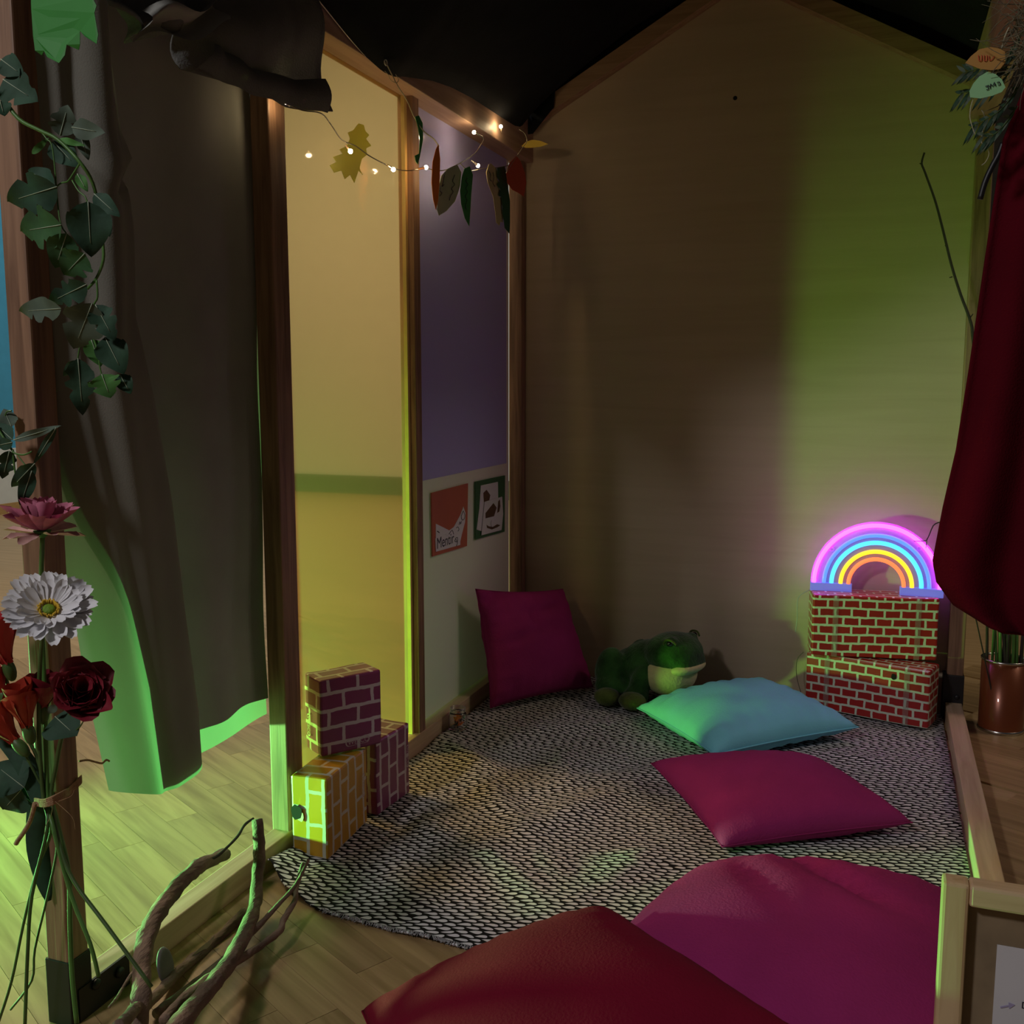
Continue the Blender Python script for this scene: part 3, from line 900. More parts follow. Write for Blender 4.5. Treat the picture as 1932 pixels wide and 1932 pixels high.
cushion('floor_cushion', 'large mauve magenta floor cushion lying behind the red cushion',
        [(-0.44, 1.27, 0.055), (0.20, 1.20, 0.055), (0.205, 1.90, 0.06), (-0.30, 1.86, 0.06)], 0.135, 0.06, M['magenta'], 0.02, n=34, seed=12, zmin=0.012, piping=0.0,
        creases=((0.0, 0.55, 2.4, 0.5, 0.06, 0.02), (0.25, 0.35, 2.7, 0.4, 0.06, 0.016), (-0.35, 0.3, 2.2, 0.4, 0.07, 0.012)), wr=0.004, power=0.36, cat='cushion', group=G, roundness=0.12)
cushion('cushion', 'red square cushion at the front, resting on the edge of the mauve floor cushion',
        [(-0.7101, 1.2689, 0.0450), (-0.45, 0.93, 0.06), (-0.06, 1.20, 0.21), (-0.3912, 1.5008, 0.1550)], 0.085, 0.05, M['red'], 0.045, seed=17, zmin=0.004, wr=0.004, piping=0.0015, group=G)

# ================================================================== CARDBOARD BRICK BOXES
def brick_box(label, base, d1, d2, length, depth, height, mat, group, turn=False, tilt=0.0, uvoff=(0, 0)):
    """base = near bottom corner; d1 along length, d2 along depth"""
    b = V(base); a = V(d1).normalized(); d = V(d2).normalized(); up = V((0, 0, 1))
    P = [b, b + a * length, b + a * length + d * depth, b + d * depth]
    P = P + [p + up * height for p in P]
    o_ = sum(P[:4], V()) / 4
    me = bpy.data.meshes.new('brick_box')
    faces = [(0, 3, 2, 1), (4, 5, 6, 7), (0, 1, 5, 4), (1, 2, 6, 5), (2, 3, 7, 6), (3, 0, 4, 7)]
    vol = (P[1] - P[0]).cross(P[3] - P[0]).dot(up)
    if vol < 0: faces = [f[::-1] for f in faces]
    me.from_pydata([p - o_ for p in P], [], faces)
    ul = me.uv_layers.new(name='UVMap')
    for p in me.polygons:
        n = p.normal
        for li in p.loop_indices:
            q = me.vertices[me.loops[li].vertex_index].co
            if abs(n.z) > 0.7: uv = (q.dot(a), q.dot(d))
            elif abs(n.dot(a)) > 0.7: uv = (q.dot(d), q.z)
            else: uv = (q.dot(a), q.z)
            if turn: uv = (uv[1], uv[0])
            ul.data[li].uv = (uv[0] + uvoff[0], uv[1] + uvoff[1])
    me.materials.append(mat)
    me.update()
    # slightly crushed faces: subdivide and dent
    bm = bmesh.new(); bm.from_mesh(me)
    bmesh.ops.subdivide_edges(bm, edges=bm.edges[:], cuts=3, use_grid_fill=True)
    for v in bm.verts:
        n1 = noise.noise_vector(v.co * 14 + b * 5)
        v.co += n1 * 0.0022
    bm.to_mesh(me); bm.free()
    o = bpy.data.objects.new('brick_box', me)
    col.objects.link(o)
    o.location = o_
    bevel(o, 0.005, 2).modifiers['bevel'].angle_limit = 1.0
    tag(o, label, 'cardboard brick', group)
    return o
GB = 'cardboard play bricks'
ZB = 0.009
yb = V((-1.0500, 1.7476, 0.0090)); 
y1 = V((-1.1378, 1.7461, 0.0090)); y2 = V((-1.0626, 1.9433, 0.0090))
by = brick_box('yellow cardboard brick standing upright with a torn hole, bottom of the near stack', yb, y2 - yb, y1 - yb, 0.195, 0.086, 0.176, M['brick_yellow'], GB, turn=True)
pb = V((-1.0553, 1.9732, 0.0090)); p2_ = V((-1.0454, 2.1256, 0.0090))
dd = (p2_ - pb).normalized()
bp_ = brick_box('purple cardboard brick standing on the blanket behind the yellow one', pb + dd * 0.002, dd, V((-dd.y, dd.x, 0)), 0.152, 0.082, 0.178, M['brick_purple'], GB, turn=True, uvoff=(0.01, 0.02))
zt = ZB + 0.179
tb = V((-1.1167, 1.8402, 0.1900)); t2 = V((-1.0378, 1.9593, 0.1900))
td = (t2 - tb).normalized()
bt = brick_box('purple cardboard brick balanced on top of the yellow and purple ones', tb, td, V((-td.y, td.x, 0)), 0.150, 0.082, 0.172, M['brick_purple'], GB, uvoff=(0.02, 0.012))
# red pair under the lamp
rb = V((-0.1874, 3.1390, 0.0120)); r2 = V((0.1677, 3.0341, 0.0120))
rd = (r2 - rb).normalized()
bl = brick_box('red cardboard brick with a torn hole standing on the blanket, lower of the red pair', rb, rd, V((-rd.y, rd.x, 0)), 0.362, 0.105, 0.172, M['brick_red'], GB)
ub = V((-0.1716, 3.0883, 0.1880)); u2 = V((0.1825, 3.1495, 0.1880))
ud = (u2 - ub).normalized()
bu = brick_box('red cardboard brick laid crooked on the lower one, under the rainbow lamp', ub, ud, V((-ud.y, ud.x, 0)), 0.358, 0.105, 0.186, M['brick_red'], GB, uvoff=(0.02, 0.01))

def blob(name, c, ex, ez, r, mat, parent, n=14, seed=0, nrm=None):
    pts = []
    for k in range(n):
        a = 2 * PI * k / n
        rr = r * (1 + 0.35 * noise.noise(V((math.cos(a) * 1.5, math.sin(a) * 1.5, seed))))
        pts.append(V(c) + V(ex) * math.cos(a) * rr + V(ez) * math.sin(a) * rr * 1.15)
    return mesh(name, polyvf(pts), mat, parent, smooth=False)
# hole in yellow brick (its face turned to the door) and in lower red brick
fy = (y1 - yb).normalized(); ny = V((-(y2 - yb).x, -(y2 - yb).y, 0)).normalized()
hy = yb + fy * 0.072 + V((0, 0, 0.098))
blob('torn_hole', hy + ny * 0.0042, fy, V((0, 0, 1)), 0.0135, M['hole'], by, seed=3)
blob('torn_flap', hy + ny * 0.0038 - fy * 0.009 - V((0, 0, 0.010)), fy, V((0, 0, 1)), 0.009, M['card'], by, seed=8)
nr = V((rd.y, -rd.x, 0))
blob('torn_hole', rb + rd * 0.262 + V((0, 0, 0.140)) + nr * 0.004, rd, V((0, 0, 1)), 0.0075, M['hole'], bl, seed=5)
# clear tape on the red pair
def tape_on(parent, b, a, n, x, h, wd=0.016):
    pts = [b + a * (x - wd / 2) + n * 0.0038, b + a * (x + wd / 2) + n * 0.0038, b + a * (x + wd / 2) + n * 0.0038 + V((0, 0, h)), b + a * (x - wd / 2) + n * 0.0038 + V((0, 0, h))]
    mesh('tape', prism(pts, n, 0.0002), M['tape'], parent, smooth=False)
nu_ = V((ud.y, -ud.x, 0))
for x in (0.066, 0.300): tape_on(bu, ub, ud, nu_, x, 0.184)
for x in (0.066, 0.300): tape_on(bl, rb, rd, nr, x, 0.170)
# maker's print on the purple and yellow bricks
nt_ = V((td.y, -td.x, 0))
def badge(parent, org, xd, yd, n, wdt, hgt, s, size, mat):
    pts = []
    for k in range(20):
        a = 2 * PI * k / 20
        cx = wdt / 2 - hgt / 2
        pts.append(V(org) + xd * ((cx if math.cos(a) > 0 else -cx) + hgt / 2 * math.cos(a)) + yd * (hgt / 2 * math.sin(a)))
    inner = [V(org) + (p - V(org)) * 0.90 for p in pts]
    vs_ = [p + n * 0.0018 for p in pts + inner]
    fs_ = [(i, (i + 1) % 20, (i + 1) % 20 + 20, i + 20) for i in range(20)]
    mesh('badge', (vs_, fs_), mat, parent, smooth=False)
    text('lettering', s, size, V(org) - xd * (wdt * 0.40) - yd * (size * 0.34) + n * 0.0019, xd, yd, mat, parent, 0.0001)
M['print'] = plain('pale_print', (0.45, 0.34, 0.37), 0.5, 0.1)
M['print2'] = plain('pale_green_print', (0.62, 0.62, 0.5), 0.5, 0.1)
badge(bt, tb + td * 0.085 + V((0, 0, 0.022)) + nt_ * 0.004, td, V((0, 0, 1)), nt_, 0.060, 0.017, 'WESCO', 0.015, M['print'])
f2 = V((-td.y, td.x, 0)); n2_ = -td
badge(bt, tb + f2 * 0.050 + V((0, 0, 0.062)) + n2_ * 0.004, V((0, 0, -1)), -f2, n2_, 0.052, 0.015, 'WESCO', 0.013, M['print2'])
npb = V((dd.y, -dd.x, 0))
badge(bp_, pb + dd * 0.135 + V((0, 0, 0.100)) + npb * 0.004, V((0, 0, -1)), dd, npb, 0.055, 0.015, 'WESCO', 0.013, M['print'])
yd_ = (y2 - yb).normalized(); nyb = V((yd_.y, -yd_.x, 0))
badge(by, yb + yd_ * 0.165 + V((0, 0, 0.100)) + nyb * 0.004, V((0, 0, -1)), yd_, nyb, 0.055, 0.015, 'WESCO', 0.013, M['print'])

# ================================================================== RAINBOW LAMP
zr = 0.376
ra_ = V((-0.1805, 3.0978, 0.3760)); rb_ = V((0.1757, 3.1095, 0.3760))
rx = (rb_ - ra_).normalized(); RW = (rb_ - ra_).length * 1.06
rc_ = (ra_ + rb_) / 2 + V((0.005, 0.075, -0.004)); rn = V((rx.y, -rx.x, 0))
lampo = thing('rainbow_lamp', 'neon rainbow lamp glowing pink, blue, yellow and orange on the red bricks', 'lamp', rc_)
bh = 0.026
def arcp(r, t, off):
    return rc_ + rx * (-r * math.cos(t)) + V((0, 0, bh + r * math.sin(t) * 1.02)) + rn * off
Ro = RW / 2
for nm, k, mt, rad in (('pink_tube', 0.945, 'neon_pink', 0.0062), ('blue_tube', 0.790, 'neon_blue', 0.0060), ('cyan_tube', 0.675, 'neon_cyan', 0.0066), ('yellow_tube', 0.535, 'neon_yellow', 0.0062), ('orange_tube', 0.415, 'neon_orange', 0.0060)):
    mesh(nm, tubevf([arcp(Ro * k, PI * i / 40, 0.008) for i in range(41)], rad, rad, 10, 1), M[mt], lampo)
def plate_fn(u, v):
    r = Ro * (0.37 + 0.63 * v)
    return arcp(r, PI * u, 0.0)
pz = mesh('backing_plate', gridvf(plate_fn, 48, 6), M['neon_plate'], lampo, smooth=False); solid(pz, 0.003)
for s in (-1, 1):
    x0, x1 = (0.36 * Ro, 1.0 * Ro)
    a = rc_ + rx * (s * x0) - rn * 0.012; b = rc_ + rx * (s * x1) - rn * 0.012
    pts = [a, b, b + V((0, 0, bh)), a + V((0, 0, bh))]
    f_ = mesh('foot', prism(pts, rn, 0.026), M['foot_scatter_glow'], lampo, smooth=False); bevel(f_, 0.002)
for t in (0.66, 2.36):
    c_ = arcp(Ro * 0.87, t, 0.004)
    ring = [c_ + rx * 0.006 * math.cos(a * PI / 6) + V((0, 0, 0.006 * math.sin(a * PI / 6))) for a in range(13)]
    mesh('screw_eye', tubevf(ring, 0.0015, 0.0015, 6, 1), M['neon_plate'], lampo)
cord = tag(mesh('cord', tubevf([V((-0.1836, 3.1216, 0.3760)) + V((0, -0.004, 0.006)), (-0.2154, 3.1000, 0.3584), (-0.2164, 3.1000, 0.2978), (-0.2195, 3.1000, 0.2531)], 0.0012, 0.0012, 6), M['clear_wire']), 'thin pale cord hanging from the rainbow lamp', 'cord')
tag(mesh('cord', tubevf([(-0.1998, 3.1900, 0.1693), (-0.2180, 3.1900, 0.1421), (-0.2178, 3.1900, 0.0908), (-0.2014, 3.1900, 0.0325)], 0.001, 0.001, 6), M['wire']), 'thin dark cord loop beside the lower red brick', 'cord')

# ================================================================== PLUSH FROG
fo_ = V((-0.66, 3.06, 0.012))
FX = V((0.94, -0.34, 0)); FY = V((0.34, 0.94, 0))      # frog looks right and a little to the viewer
def F(a, b, c):
    return fo_ + FX * a + FY * b + V((0, 0, c))
RF = Matrix((FX, FY, V((0, 0, 1)))).transposed()
def rotm(ax, deg):
    return RF @ Matrix.Rotation(math.radians(deg), 3, ax)
body = [ellvf(F(-0.005, 0.0, 0.105), (0.105, 0.085, 0.080), rot=rotm('Y', -24)),
        ellvf(F(-0.060, 0.0, 0.080), (0.070, 0.085, 0.072), rot=rotm('Y', -10)),
        ellvf(F(0.088, 0.0, 0.160), (0.094, 0.094, 0.066), rot=rotm('Y', -6)),
        ellvf(F(0.150, 0.0, 0.140), (0.035, 0.070, 0.035), rot=rotm('Y', 10)),
        ellvf(F(0.112, -0.056, 0.208), (0.024, 0.022, 0.018)), ellvf(F(0.120, 0.050, 0.205), (0.022, 0.020, 0.016)),
        ellvf(F(-0.095, -0.078, 0.088), (0.052, 0.040, 0.078), rot=rotm('Y', 12)), ellvf(F(-0.080, 0.085, 0.085), (0.052, 0.040, 0.075)),
        ellvf(F(-0.075, -0.098, 0.045), (0.055, 0.040, 0.038)),
        ellvf(F(0.020, -0.075, 0.070), (0.034, 0.036, 0.062), rot=rotm('Y', 18)), ellvf(F(0.060, 0.080, 0.065), (0.034, 0.036, 0.062)),
        ellvf(F(0.02, -0.10, 0.035), (0.040, 0.034, 0.030))]
frog = mesh('plush_frog', join(*body), M['fur'])
rm = frog.modifiers.new('remesh', 'REMESH'); rm.mode = 'VOXEL'; rm.voxel_size = 0.006; rm.use_smooth_shade = True
sm = frog.modifiers.new('smooth', 'SMOOTH'); sm.factor = 0.6; sm.iterations = 5
tag(frog, 'dark green plush frog with cream throat sitting against the plywood wall', 'plush frog')
mesh('throat', ellvf(F(0.082, -0.006, 0.100), (0.083, 0.089, 0.074), 28, 20, rotm('Y', -14)), M['fur_pale'], frog)
mesh('lip', ellvf(F(0.142, -0.004, 0.126), (0.046, 0.078, 0.022), 24, 14, rotm('Y', -12)), M['fur_pale'], frog)
mesh('paw', ellvf(F(-0.055, -0.150, 0.027), (0.042, 0.040, 0.027), rot=rotm('Z', 20)), M['fur_foot'], frog)
mesh('paw', ellvf(F(0.030, -0.138, 0.027), (0.046, 0.040, 0.027), rot=rotm('Z', -10)), M['fur_foot'], frog)
mesh('paw', ellvf(F(0.105, 0.075, 0.022), (0.040, 0.036, 0.023)), M['fur_foot'], frog)
for s, off in ((-1, 0.0), (1, 0.0)):
    mesh('eye', ellvf(F(0.118 + off, s * 0.074, 0.208), (0.010, 0.008, 0.009), 14, 10), M['bead'], frog)
    mesh('eyelid', tubevf([F(0.098 + off, s * 0.073, 0.202), F(0.106 + off, s * 0.077, 0.218), F(0.126 + off, s * 0.077, 0.219), F(0.138 + off, s * 0.070, 0.208)], 0.004, 0.003, 8), M['fur_foot'], frog)

# ================================================================== JAR
jc = V((-1.1121, 2.5806, 0.0100))
jar = thing('glass_jar', 'small clear glass jar with orange and black scraps beside the left beam', 'jar', jc)
gj = mesh('glass', lathevf([(0.020, 0.0), (0.026, 0.003), (0.027, 0.012), (0.027, 0.040), (0.024, 0.048), (0.022, 0.053), (0.0205, 0.053), (0.0225, 0.047), (0.0255, 0.039), (0.0255, 0.013), (0.024, 0.005), (0.001, 0.004)], jc, 28, False), M['glass'], jar)
for i in range(14):
    a = random.uniform(0, 2 * PI); r = random.uniform(0, 0.006)
    c_ = jc + V((math.cos(a) * r, math.sin(a) * r, 0.014 + 0.0024 * i))
    u = V((random.uniform(-1, 1), random.uniform(-1, 1), random.uniform(-1, 1))).normalized() * 0.016
    w_ = V((random.uniform(-1, 1), random.uniform(-1, 1), random.uniform(-1, 1))).normalized() * 0.012
    mesh('paper_scrap', prism([c_ - u, c_ + w_, c_ + u, c_ - w_ * 0.6], u.cross(w_), 0.001), M['p_orange'] if i % 3 else M['bead'], jar, smooth=False)
for k in range(4):
    ring = [jc + V((0.0215 * math.cos(a * PI / 12), 0.0215 * math.sin(a * PI / 12), 0.054 + k * 0.0035)) for a in range(25)]
    mesh('wire_coil', tubevf(ring, 0.0011, 0.0011, 5, 1), M['tin_rim'], jar)

# ================================================================== PLANTS: leaves, vine, flowers
CAM = V((0, 0, 1.0))
def leafvf(base, tip, width, face=None, notches=(), cup=0.15, droop=0.12, heart=0.75, nl=16, nw=6):
    b = V(base); t = V(tip)
    L = t - b; ln = L.length; l = L.normalized()
    f = V(face) if face is not None else (CAM - (b + t) / 2)
    s = l.cross(f).normalized(); n = s.cross(l).normalized()
    if n.dot(f) < 0: n = -n
    def w(x):
        k = (math.sin(PI * min(1, x ** heart)) ** 0.8) if 0 < x < 1 else 0.0
        return k
    vs_, fs_ = [], []
    for j in range(nl + 1):
        x = j / nl
        ww = w(x) * width
        for i in range(nw + 1):
            y = -1 + 2 * i / nw
            k = 1.0
            for (pos, dep, side) in notches:
                if y * side > 0:
                    k = min(k, 1 - dep * math.exp(-((x - pos) / 0.045) ** 2))
            yy = y * k * ww
            zz = cup * abs(yy) - droop * ln * x * x + 0.04 * ln * math.sin(x * 9) * y
            vs_.append(b + l * (x * ln - 0.1 * abs(yy) * (1 if x > 0.2 else -1)) + s * yy + n * zz)
    for j in range(nl):
        for i in range(nw):
            a = j * (nw + 1) + i
            fs_.append((a, a + 1, a + nw + 2, a + nw + 1))
    mid = [vs_[j * (nw + 1) + nw // 2] + n * 0.0006 for j in range(0, nl + 1, 2)]
    return (vs_, fs_), mid
def leaf(parent, base, tip, width, mat, notches=(), vein=True, name='leaf', **kw):
    vf, mid = leafvf(base, tip, width, notches=notches, **kw)
    o = mesh(name, vf, mat, parent)
    if vein:
        mesh('vein', tubevf(mid[:-2], 0.0007, 0.0003, 5, 1), M['vein'], o)
    return o
NT = ((0.35, 0.6, 1), (0.58, 0.6, 1), (0.45, 0.6, -1), (0.7, 0.5, -1))
NT2 = ((0.52, 0.6, 1), (0.42, 0.6, -1), (0.72, 0.45, -1))
vine = thing('vine', 'artificial vine with split green leaves trailing down beside the front post', 'vine', (-1.15, 1.10, 0.75))
stem_pts = [(-1.1530, 1.0850, 1.4055), (-1.1269, 1.0850, 1.3839), (-1.0975, 1.0850, 1.3501), (-1.0626, 1.0850, 1.3322), (-1.0324, 1.0850, 1.3177), (-0.9993, 1.0850, 1.2877), (-0.9930, 1.1000, 1.2632), (-0.9939, 1.1100, 1.2274), (-0.9908, 1.1100, 1.1928), (-0.9908, 1.1100, 1.1651), (-1.0040, 1.1100, 1.1412), (-1.0202, 1.1100, 1.1277)]
mesh('stem', tubevf(stem_pts, 0.0028, 0.0018, 8), M['stem'], vine)
mesh('stem', tubevf([(-1.0041, 1.1100, 1.1391), (-1.0038, 1.1100, 1.1166), (-1.0107, 1.1100, 1.1062), (-1.0280, 1.1100, 1.0782), (-1.0429, 1.1100, 1.0347), (-1.0395, 1.1100, 1.0174)], 0.0014, 0.001, 6), M['stem'], vine)
mesh('stem', tubevf([(-1.0098, 1.1100, 1.1062), (-1.0174, 1.1100, 1.0745), (-1.0084, 1.1100, 1.0459), (-1.0061, 1.1100, 1.0244), (-1.0034, 1.1100, 1.0115)], 0.0014, 0.001, 6), M['stem'], vine)
mesh('stem', tubevf([(-1.0022, 1.0900, 1.2883), (-1.0136, 1.0900, 1.2763), (-1.0250, 1.0900, 1.2656), (-1.0358, 1.0900, 1.2642), (-1.0442, 1.0900, 1.2600)], 0.0014, 0.001, 6), M['stem'], vine)
mesh('stem', tubevf([(-1.0178, 1.0900, 1.2664), (-1.0082, 1.0900, 1.2523), (-0.9982, 1.0900, 1.2449), (-0.9943, 1.0900, 1.2365)], 0.0012, 0.001, 6), M['stem'], vine)
mesh('stem', tubevf([(-1.0626, 1.0850, 1.3322), (-1.0518, 1.0850, 1.3206), (-1.0423, 1.0850, 1.3044), (-1.0378, 1.0850, 1.2192), (-1.0277, 1.0850, 1.1981)], 0.001, 0.001, 6), M['stem'], vine)
def lf(bx, mat, wpx, notches=(), **kw):
    return leaf(vine, bx[0], bx[1], wpx * 0.00090, M[mat], notches, **kw)
lf([(-1.1095, 1.0750, 1.3985), (-1.0596, 1.0750, 1.3684)], 'leaf_dark', 28, NT2)
lf([(-1.1111, 1.0750, 1.4240), (-1.0785, 1.0750, 1.4020)], 'leaf_dark', 18)
lf([(-1.1172, 1.0750, 1.3724), (-1.1115, 1.0750, 1.3530)], 'leaf_dark', 14)
lf([(-1.0241, 1.0700, 1.2552), (-1.1193, 1.0700, 1.2394)], 'leaf_dark', 30, NT2)
lf([(-1.0371, 1.0800, 1.2592), (-1.0875, 1.0800, 1.2843)], 'leaf_dark', 17)
lf([(-1.0206, 1.0700, 1.2066), (-1.0985, 1.0700, 1.2010)], 'leaf_mid', 32, NT2)
lf([(-0.9751, 1.0700, 1.2335), (-0.9746, 1.0700, 1.1640)], 'leaf_dark', 31)
lf([(-1.0436, 1.1000, 1.3273), (-1.0275, 1.1000, 1.3650)], 'leaf_grey', 20, NT2)
lf([(-1.0225, 1.1000, 1.3364), (-0.9741, 1.1000, 1.3257)], 'leaf_grey', 15)
lf([(-1.0198, 1.1100, 1.3316), (-1.0079, 1.1100, 1.2967)], 'leaf_grey', 10)
lf([(-1.0558, 1.1000, 1.3215), (-1.0205, 1.1000, 1.2875)], 'leaf_dark', 20)
lf([(-0.9913, 1.1000, 1.2489), (-0.9548, 1.1000, 1.2196)], 'leaf_dark', 13)
lf([(-0.9917, 1.1100, 1.2204), (-0.9791, 1.1100, 1.1957)], 'leaf_dark', 12)
lf([(-1.0220, 1.0800, 1.1972), (-1.0450, 1.0800, 1.1515)], 'leaf_mid', 22)
lf([(-1.0031, 1.0900, 1.1716), (-1.0427, 1.0900, 1.1427)], 'leaf_mid', 26, NT2)
lf([(-1.0085, 1.0900, 1.2739), (-0.9942, 1.0900, 1.2514)], 'leaf_bright', 8)
lf([(-0.9930, 1.0800, 1.1304), (-1.0647, 1.0800, 1.1062)], 'leaf_dark', 20, NT)
lf([(-1.0283, 1.0700, 1.0990), (-1.1106, 1.0700, 1.0968)], 'leaf_grey', 19, ((0.35, 0.7, -1), (0.62, 0.7, -1)))
lf([(-0.9859, 1.0800, 1.1055), (-1.0221, 1.0800, 1.0437)], 'leaf_grey', 32, NT2)
lf([(-0.9899, 1.0900, 1.1042), (-0.9620, 1.0900, 1.0586)], 'leaf_dark', 20, NT2)
lf([(-0.9857, 1.1000, 1.0622), (-0.9586, 1.1000, 1.0141)], 'leaf_dark', 24)
lf([(-1.0241, 1.0900, 1.0341), (-1.0212, 1.0900, 0.9571)], 'leaf_dark', 22, NT)
lf([(-1.0261, 1.0900, 1.0313), (-1.0523, 1.0900, 1.0086)], 'leaf_dark', 8)
lf([(-0.9852, 1.0900, 1.0127), (-0.9730, 1.0900, 0.9817)], 'leaf_bright', 24, NT2)
lf([(-1.0183, 1.1100, 1.0603), (-1.0043, 1.1100, 1.0244)], 'leaf_bright', 16)
lf([(-0.9728, 1.1100, 1.0128), (-0.9565, 1.1100, 0.9872)], 'leaf_dark', 13)
lf([(-1.1032, 1.1100, 1.3107), (-1.0742, 1.1100, 1.3278)], 'leaf_bright', 5, vein=False)
lf([(-1.0448, 1.1000, 1.3233), (-1.0064, 1.1000, 1.3122)], 'leaf_bright', 5, vein=False)
vine2 = thing('vine', 'short artificial vine curled around the front post above the pink flower', 'vine', (-1.16, 1.10, 0.83))
mesh('stem', tubevf([(-1.1736, 1.0850, 0.9437), (-1.1472, 1.0850, 0.9107), (-1.1401, 1.0850, 0.9034), (-1.1239, 1.0850, 0.9016), (-1.1092, 1.0850, 0.9064)], 0.0018, 0.0012, 6), M['stem'], vine2)
mesh('stem', tubevf([(-1.1435, 1.0850, 0.9086), (-1.1425, 1.0850, 0.8847), (-1.1409, 1.0850, 0.8698)], 0.0016, 0.001, 6), M['stem'], vine2)
mesh('stem', tubevf([(-1.1346, 1.0850, 0.8998), (-1.1222, 1.0850, 0.8868), (-1.1168, 1.0850, 0.8825)], 0.001, 0.001, 6), M['stem'], vine2)
mesh('stem', tubevf([(-1.1778, 1.1200, 0.9614), (-1.1880, 1.1200, 0.9590), (-1.1931, 1.1200, 0.9460)], 0.001, 0.001, 6), M['stem'], vine2)
def lf2(bx, mat, wpx, notches=(), **kw):
    return leaf(vine2, bx[0], bx[1], wpx * 0.00090, M[mat], notches, **kw)
lf2([(-1.1477, 1.0900, 0.9216), (-1.1827, 1.0900, 0.9464)], 'leaf_dark', 14)
lf2([(-1.1374, 1.0800, 0.9193), (-1.1728, 1.0800, 0.9127)], 'leaf_dark', 10)
lf2([(-1.1442, 1.0800, 0.9074), (-1.1612, 1.0800, 0.8651)], 'leaf_dark', 14, NT2)
lf2([(-1.1300, 1.0750, 0.9227), (-1.0536, 1.0750, 0.9414)], 'leaf_grey', 7)
lf2([(-1.0536, 1.0750, 0.9414), (-1.1007, 1.0750, 0.8852)], 'leaf_dark', 6)
lf2([(-1.1692, 1.2000, 0.9171), (-1.1457, 1.2000, 0.9335)], 'leaf_dark', 16)
lf2([(-1.0946, 1.0750, 0.8912), (-1.1434, 1.0750, 0.8528)], 'leaf_dark', 13)
lf2([(-1.0959, 1.0700, 0.8814), (-1.1218, 1.0700, 0.8288)], 'leaf_dark', 12)
lf2([(-1.1798, 1.1200, 0.9378), (-1.1935, 1.1200, 0.9651)], 'leaf_grey', 14)

# ---- petals
def petal_data(name, length, width, mat, cup=0.25, curl=0.2, tipw=0.75, notch=0.06):
    def f(u, v):
        y = (u - 0.5) * 2
        k = v * v * (3 - 2 * v)
        w_ = width * 0.5 * (0.34 + 0.66 * min(1.0, k * 1.5))
        rnd = 0.30 if tipw > 0.5 else 0.0
        if tipw <= 0.5:
            w_ = width * 0.5 * (math.sin(PI * (0.12 + 0.86 * v)) ** 0.8)
        ln = length * v * (1 - rnd * (width / length) * (abs(y) ** 2.4) * 1.6 * v * v - notch * (0.5 + 0.5 * math.cos(y * 7)) * v ** 5)
        return V((ln, y * w_, cup * w_ * y * y + curl * length * v * v))
    vf = gridvf(f, 6, 8)
    me = bpy.data.meshes.new(name)
    me.from_pydata([V(p) for p in vf[0]], [], vf[1])
    for p in me.polygons: p.use_smooth = True
    me.materials.append(mat)
    return me
def put_petal(data, parent, center, axis, az, elev, roll=0, scale=1.0, name='petal', r0=0.0):
    ax = V(axis).normalized()
    q = V((0, 0, 1)).rotation_difference(ax).to_matrix()
    R = q @ Matrix.Rotation(az, 3, 'Z') @ Matrix.Rotation(-elev, 3, 'Y') @ Matrix.Rotation(roll, 3, 'X')
    o = bpy.data.objects.new(name, data)
    col.objects.link(o)
    o.parent = parent
    M4 = R.to_4x4() @ Matrix.Scale(scale, 4)
    o.matrix_local = Matrix.Translation(V(center) - wloc(parent) + (q @ Matrix.Rotation(az, 3, 'Z')) @ V((r0, 0, 0))) @ M4
    return o
GF = 'artificial flowers tied to the front post'
TIE = (-1.1124, 1.0850, 0.4047)
def flower(name, label, cat='flower'):
    return thing(name, label, cat, V(TIE) * 1.0, GF)
def stem_to(parent, pts, r=0.0024, mat='stem'):
    return mesh('stem', tubevf(pts, r, r * 0.85, 8), M[mat], parent)

# white gerbera
ger = flower('gerbera', 'white artificial gerbera with yellow green centre below the pink flower')
gc = V((-1.0657, 1.0550, 0.6874)); gax = V((0.50, -0.46, 0.74))
pw = petal_data('petal', 0.056, 0.0185, M['petal_white'], 0.25, 0.14)
pw2 = petal_data('petal', 0.043, 0.0150, M['petal_white'], 0.3, 0.14)
for k in range(26):
    put_petal(pw, ger, gc, gax, 2 * PI * k / 26 + random.uniform(-0.05, 0.05), 0.16 + random.uniform(-0.06, 0.10), random.uniform(-0.2, 0.2), random.uniform(0.93, 1.07), r0=0.008)
for k in range(20):
    put_petal(pw2, ger, gc + gax.normalized() * 0.003, gax, 2 * PI * k / 20 + random.uniform(-0.08, 0.08), 0.42 + random.uniform(-0.05, 0.08), random.uniform(-0.25, 0.25), random.uniform(0.9, 1.05), r0=0.007)
qd = V((0, 0, 1)).rotation_difference(gax).to_matrix()
mesh('disc', ellvf(gc + gax.normalized() * 0.008, (0.0085, 0.0085, 0.005), rot=qd), M['disc'], ger)
sv = []
for k in range(40):
    a = 2 * PI * k / 40; rr = 0.0105 + random.uniform(-0.001, 0.002)
    p = gc + qd @ V((rr * math.cos(a), rr * math.sin(a), 0.006))
    sv.append(tubevf([p, p + qd @ V((0.002 * math.cos(a), 0.002 * math.sin(a), 0.007))], 0.0009, 0.0013, 5))
mesh('stamens', join(*sv), M['pollen'], ger)
stem_to(ger, [gc - gax.normalized() * 0.004, (-1.1002, 1.0750, 0.6429), (-1.1214, 1.0850, 0.5723), (-1.1281, 1.0850, 0.4844), (-1.1265, 1.0850, 0.4002), (-1.1064, 1.0700, 0.3652), (-1.1340, 1.0600, 0.2596), (-1.1385, 1.0500, 0.1736), (-1.1418, 1.0400, 0.0657)], 0.0032, 'stem_dark')

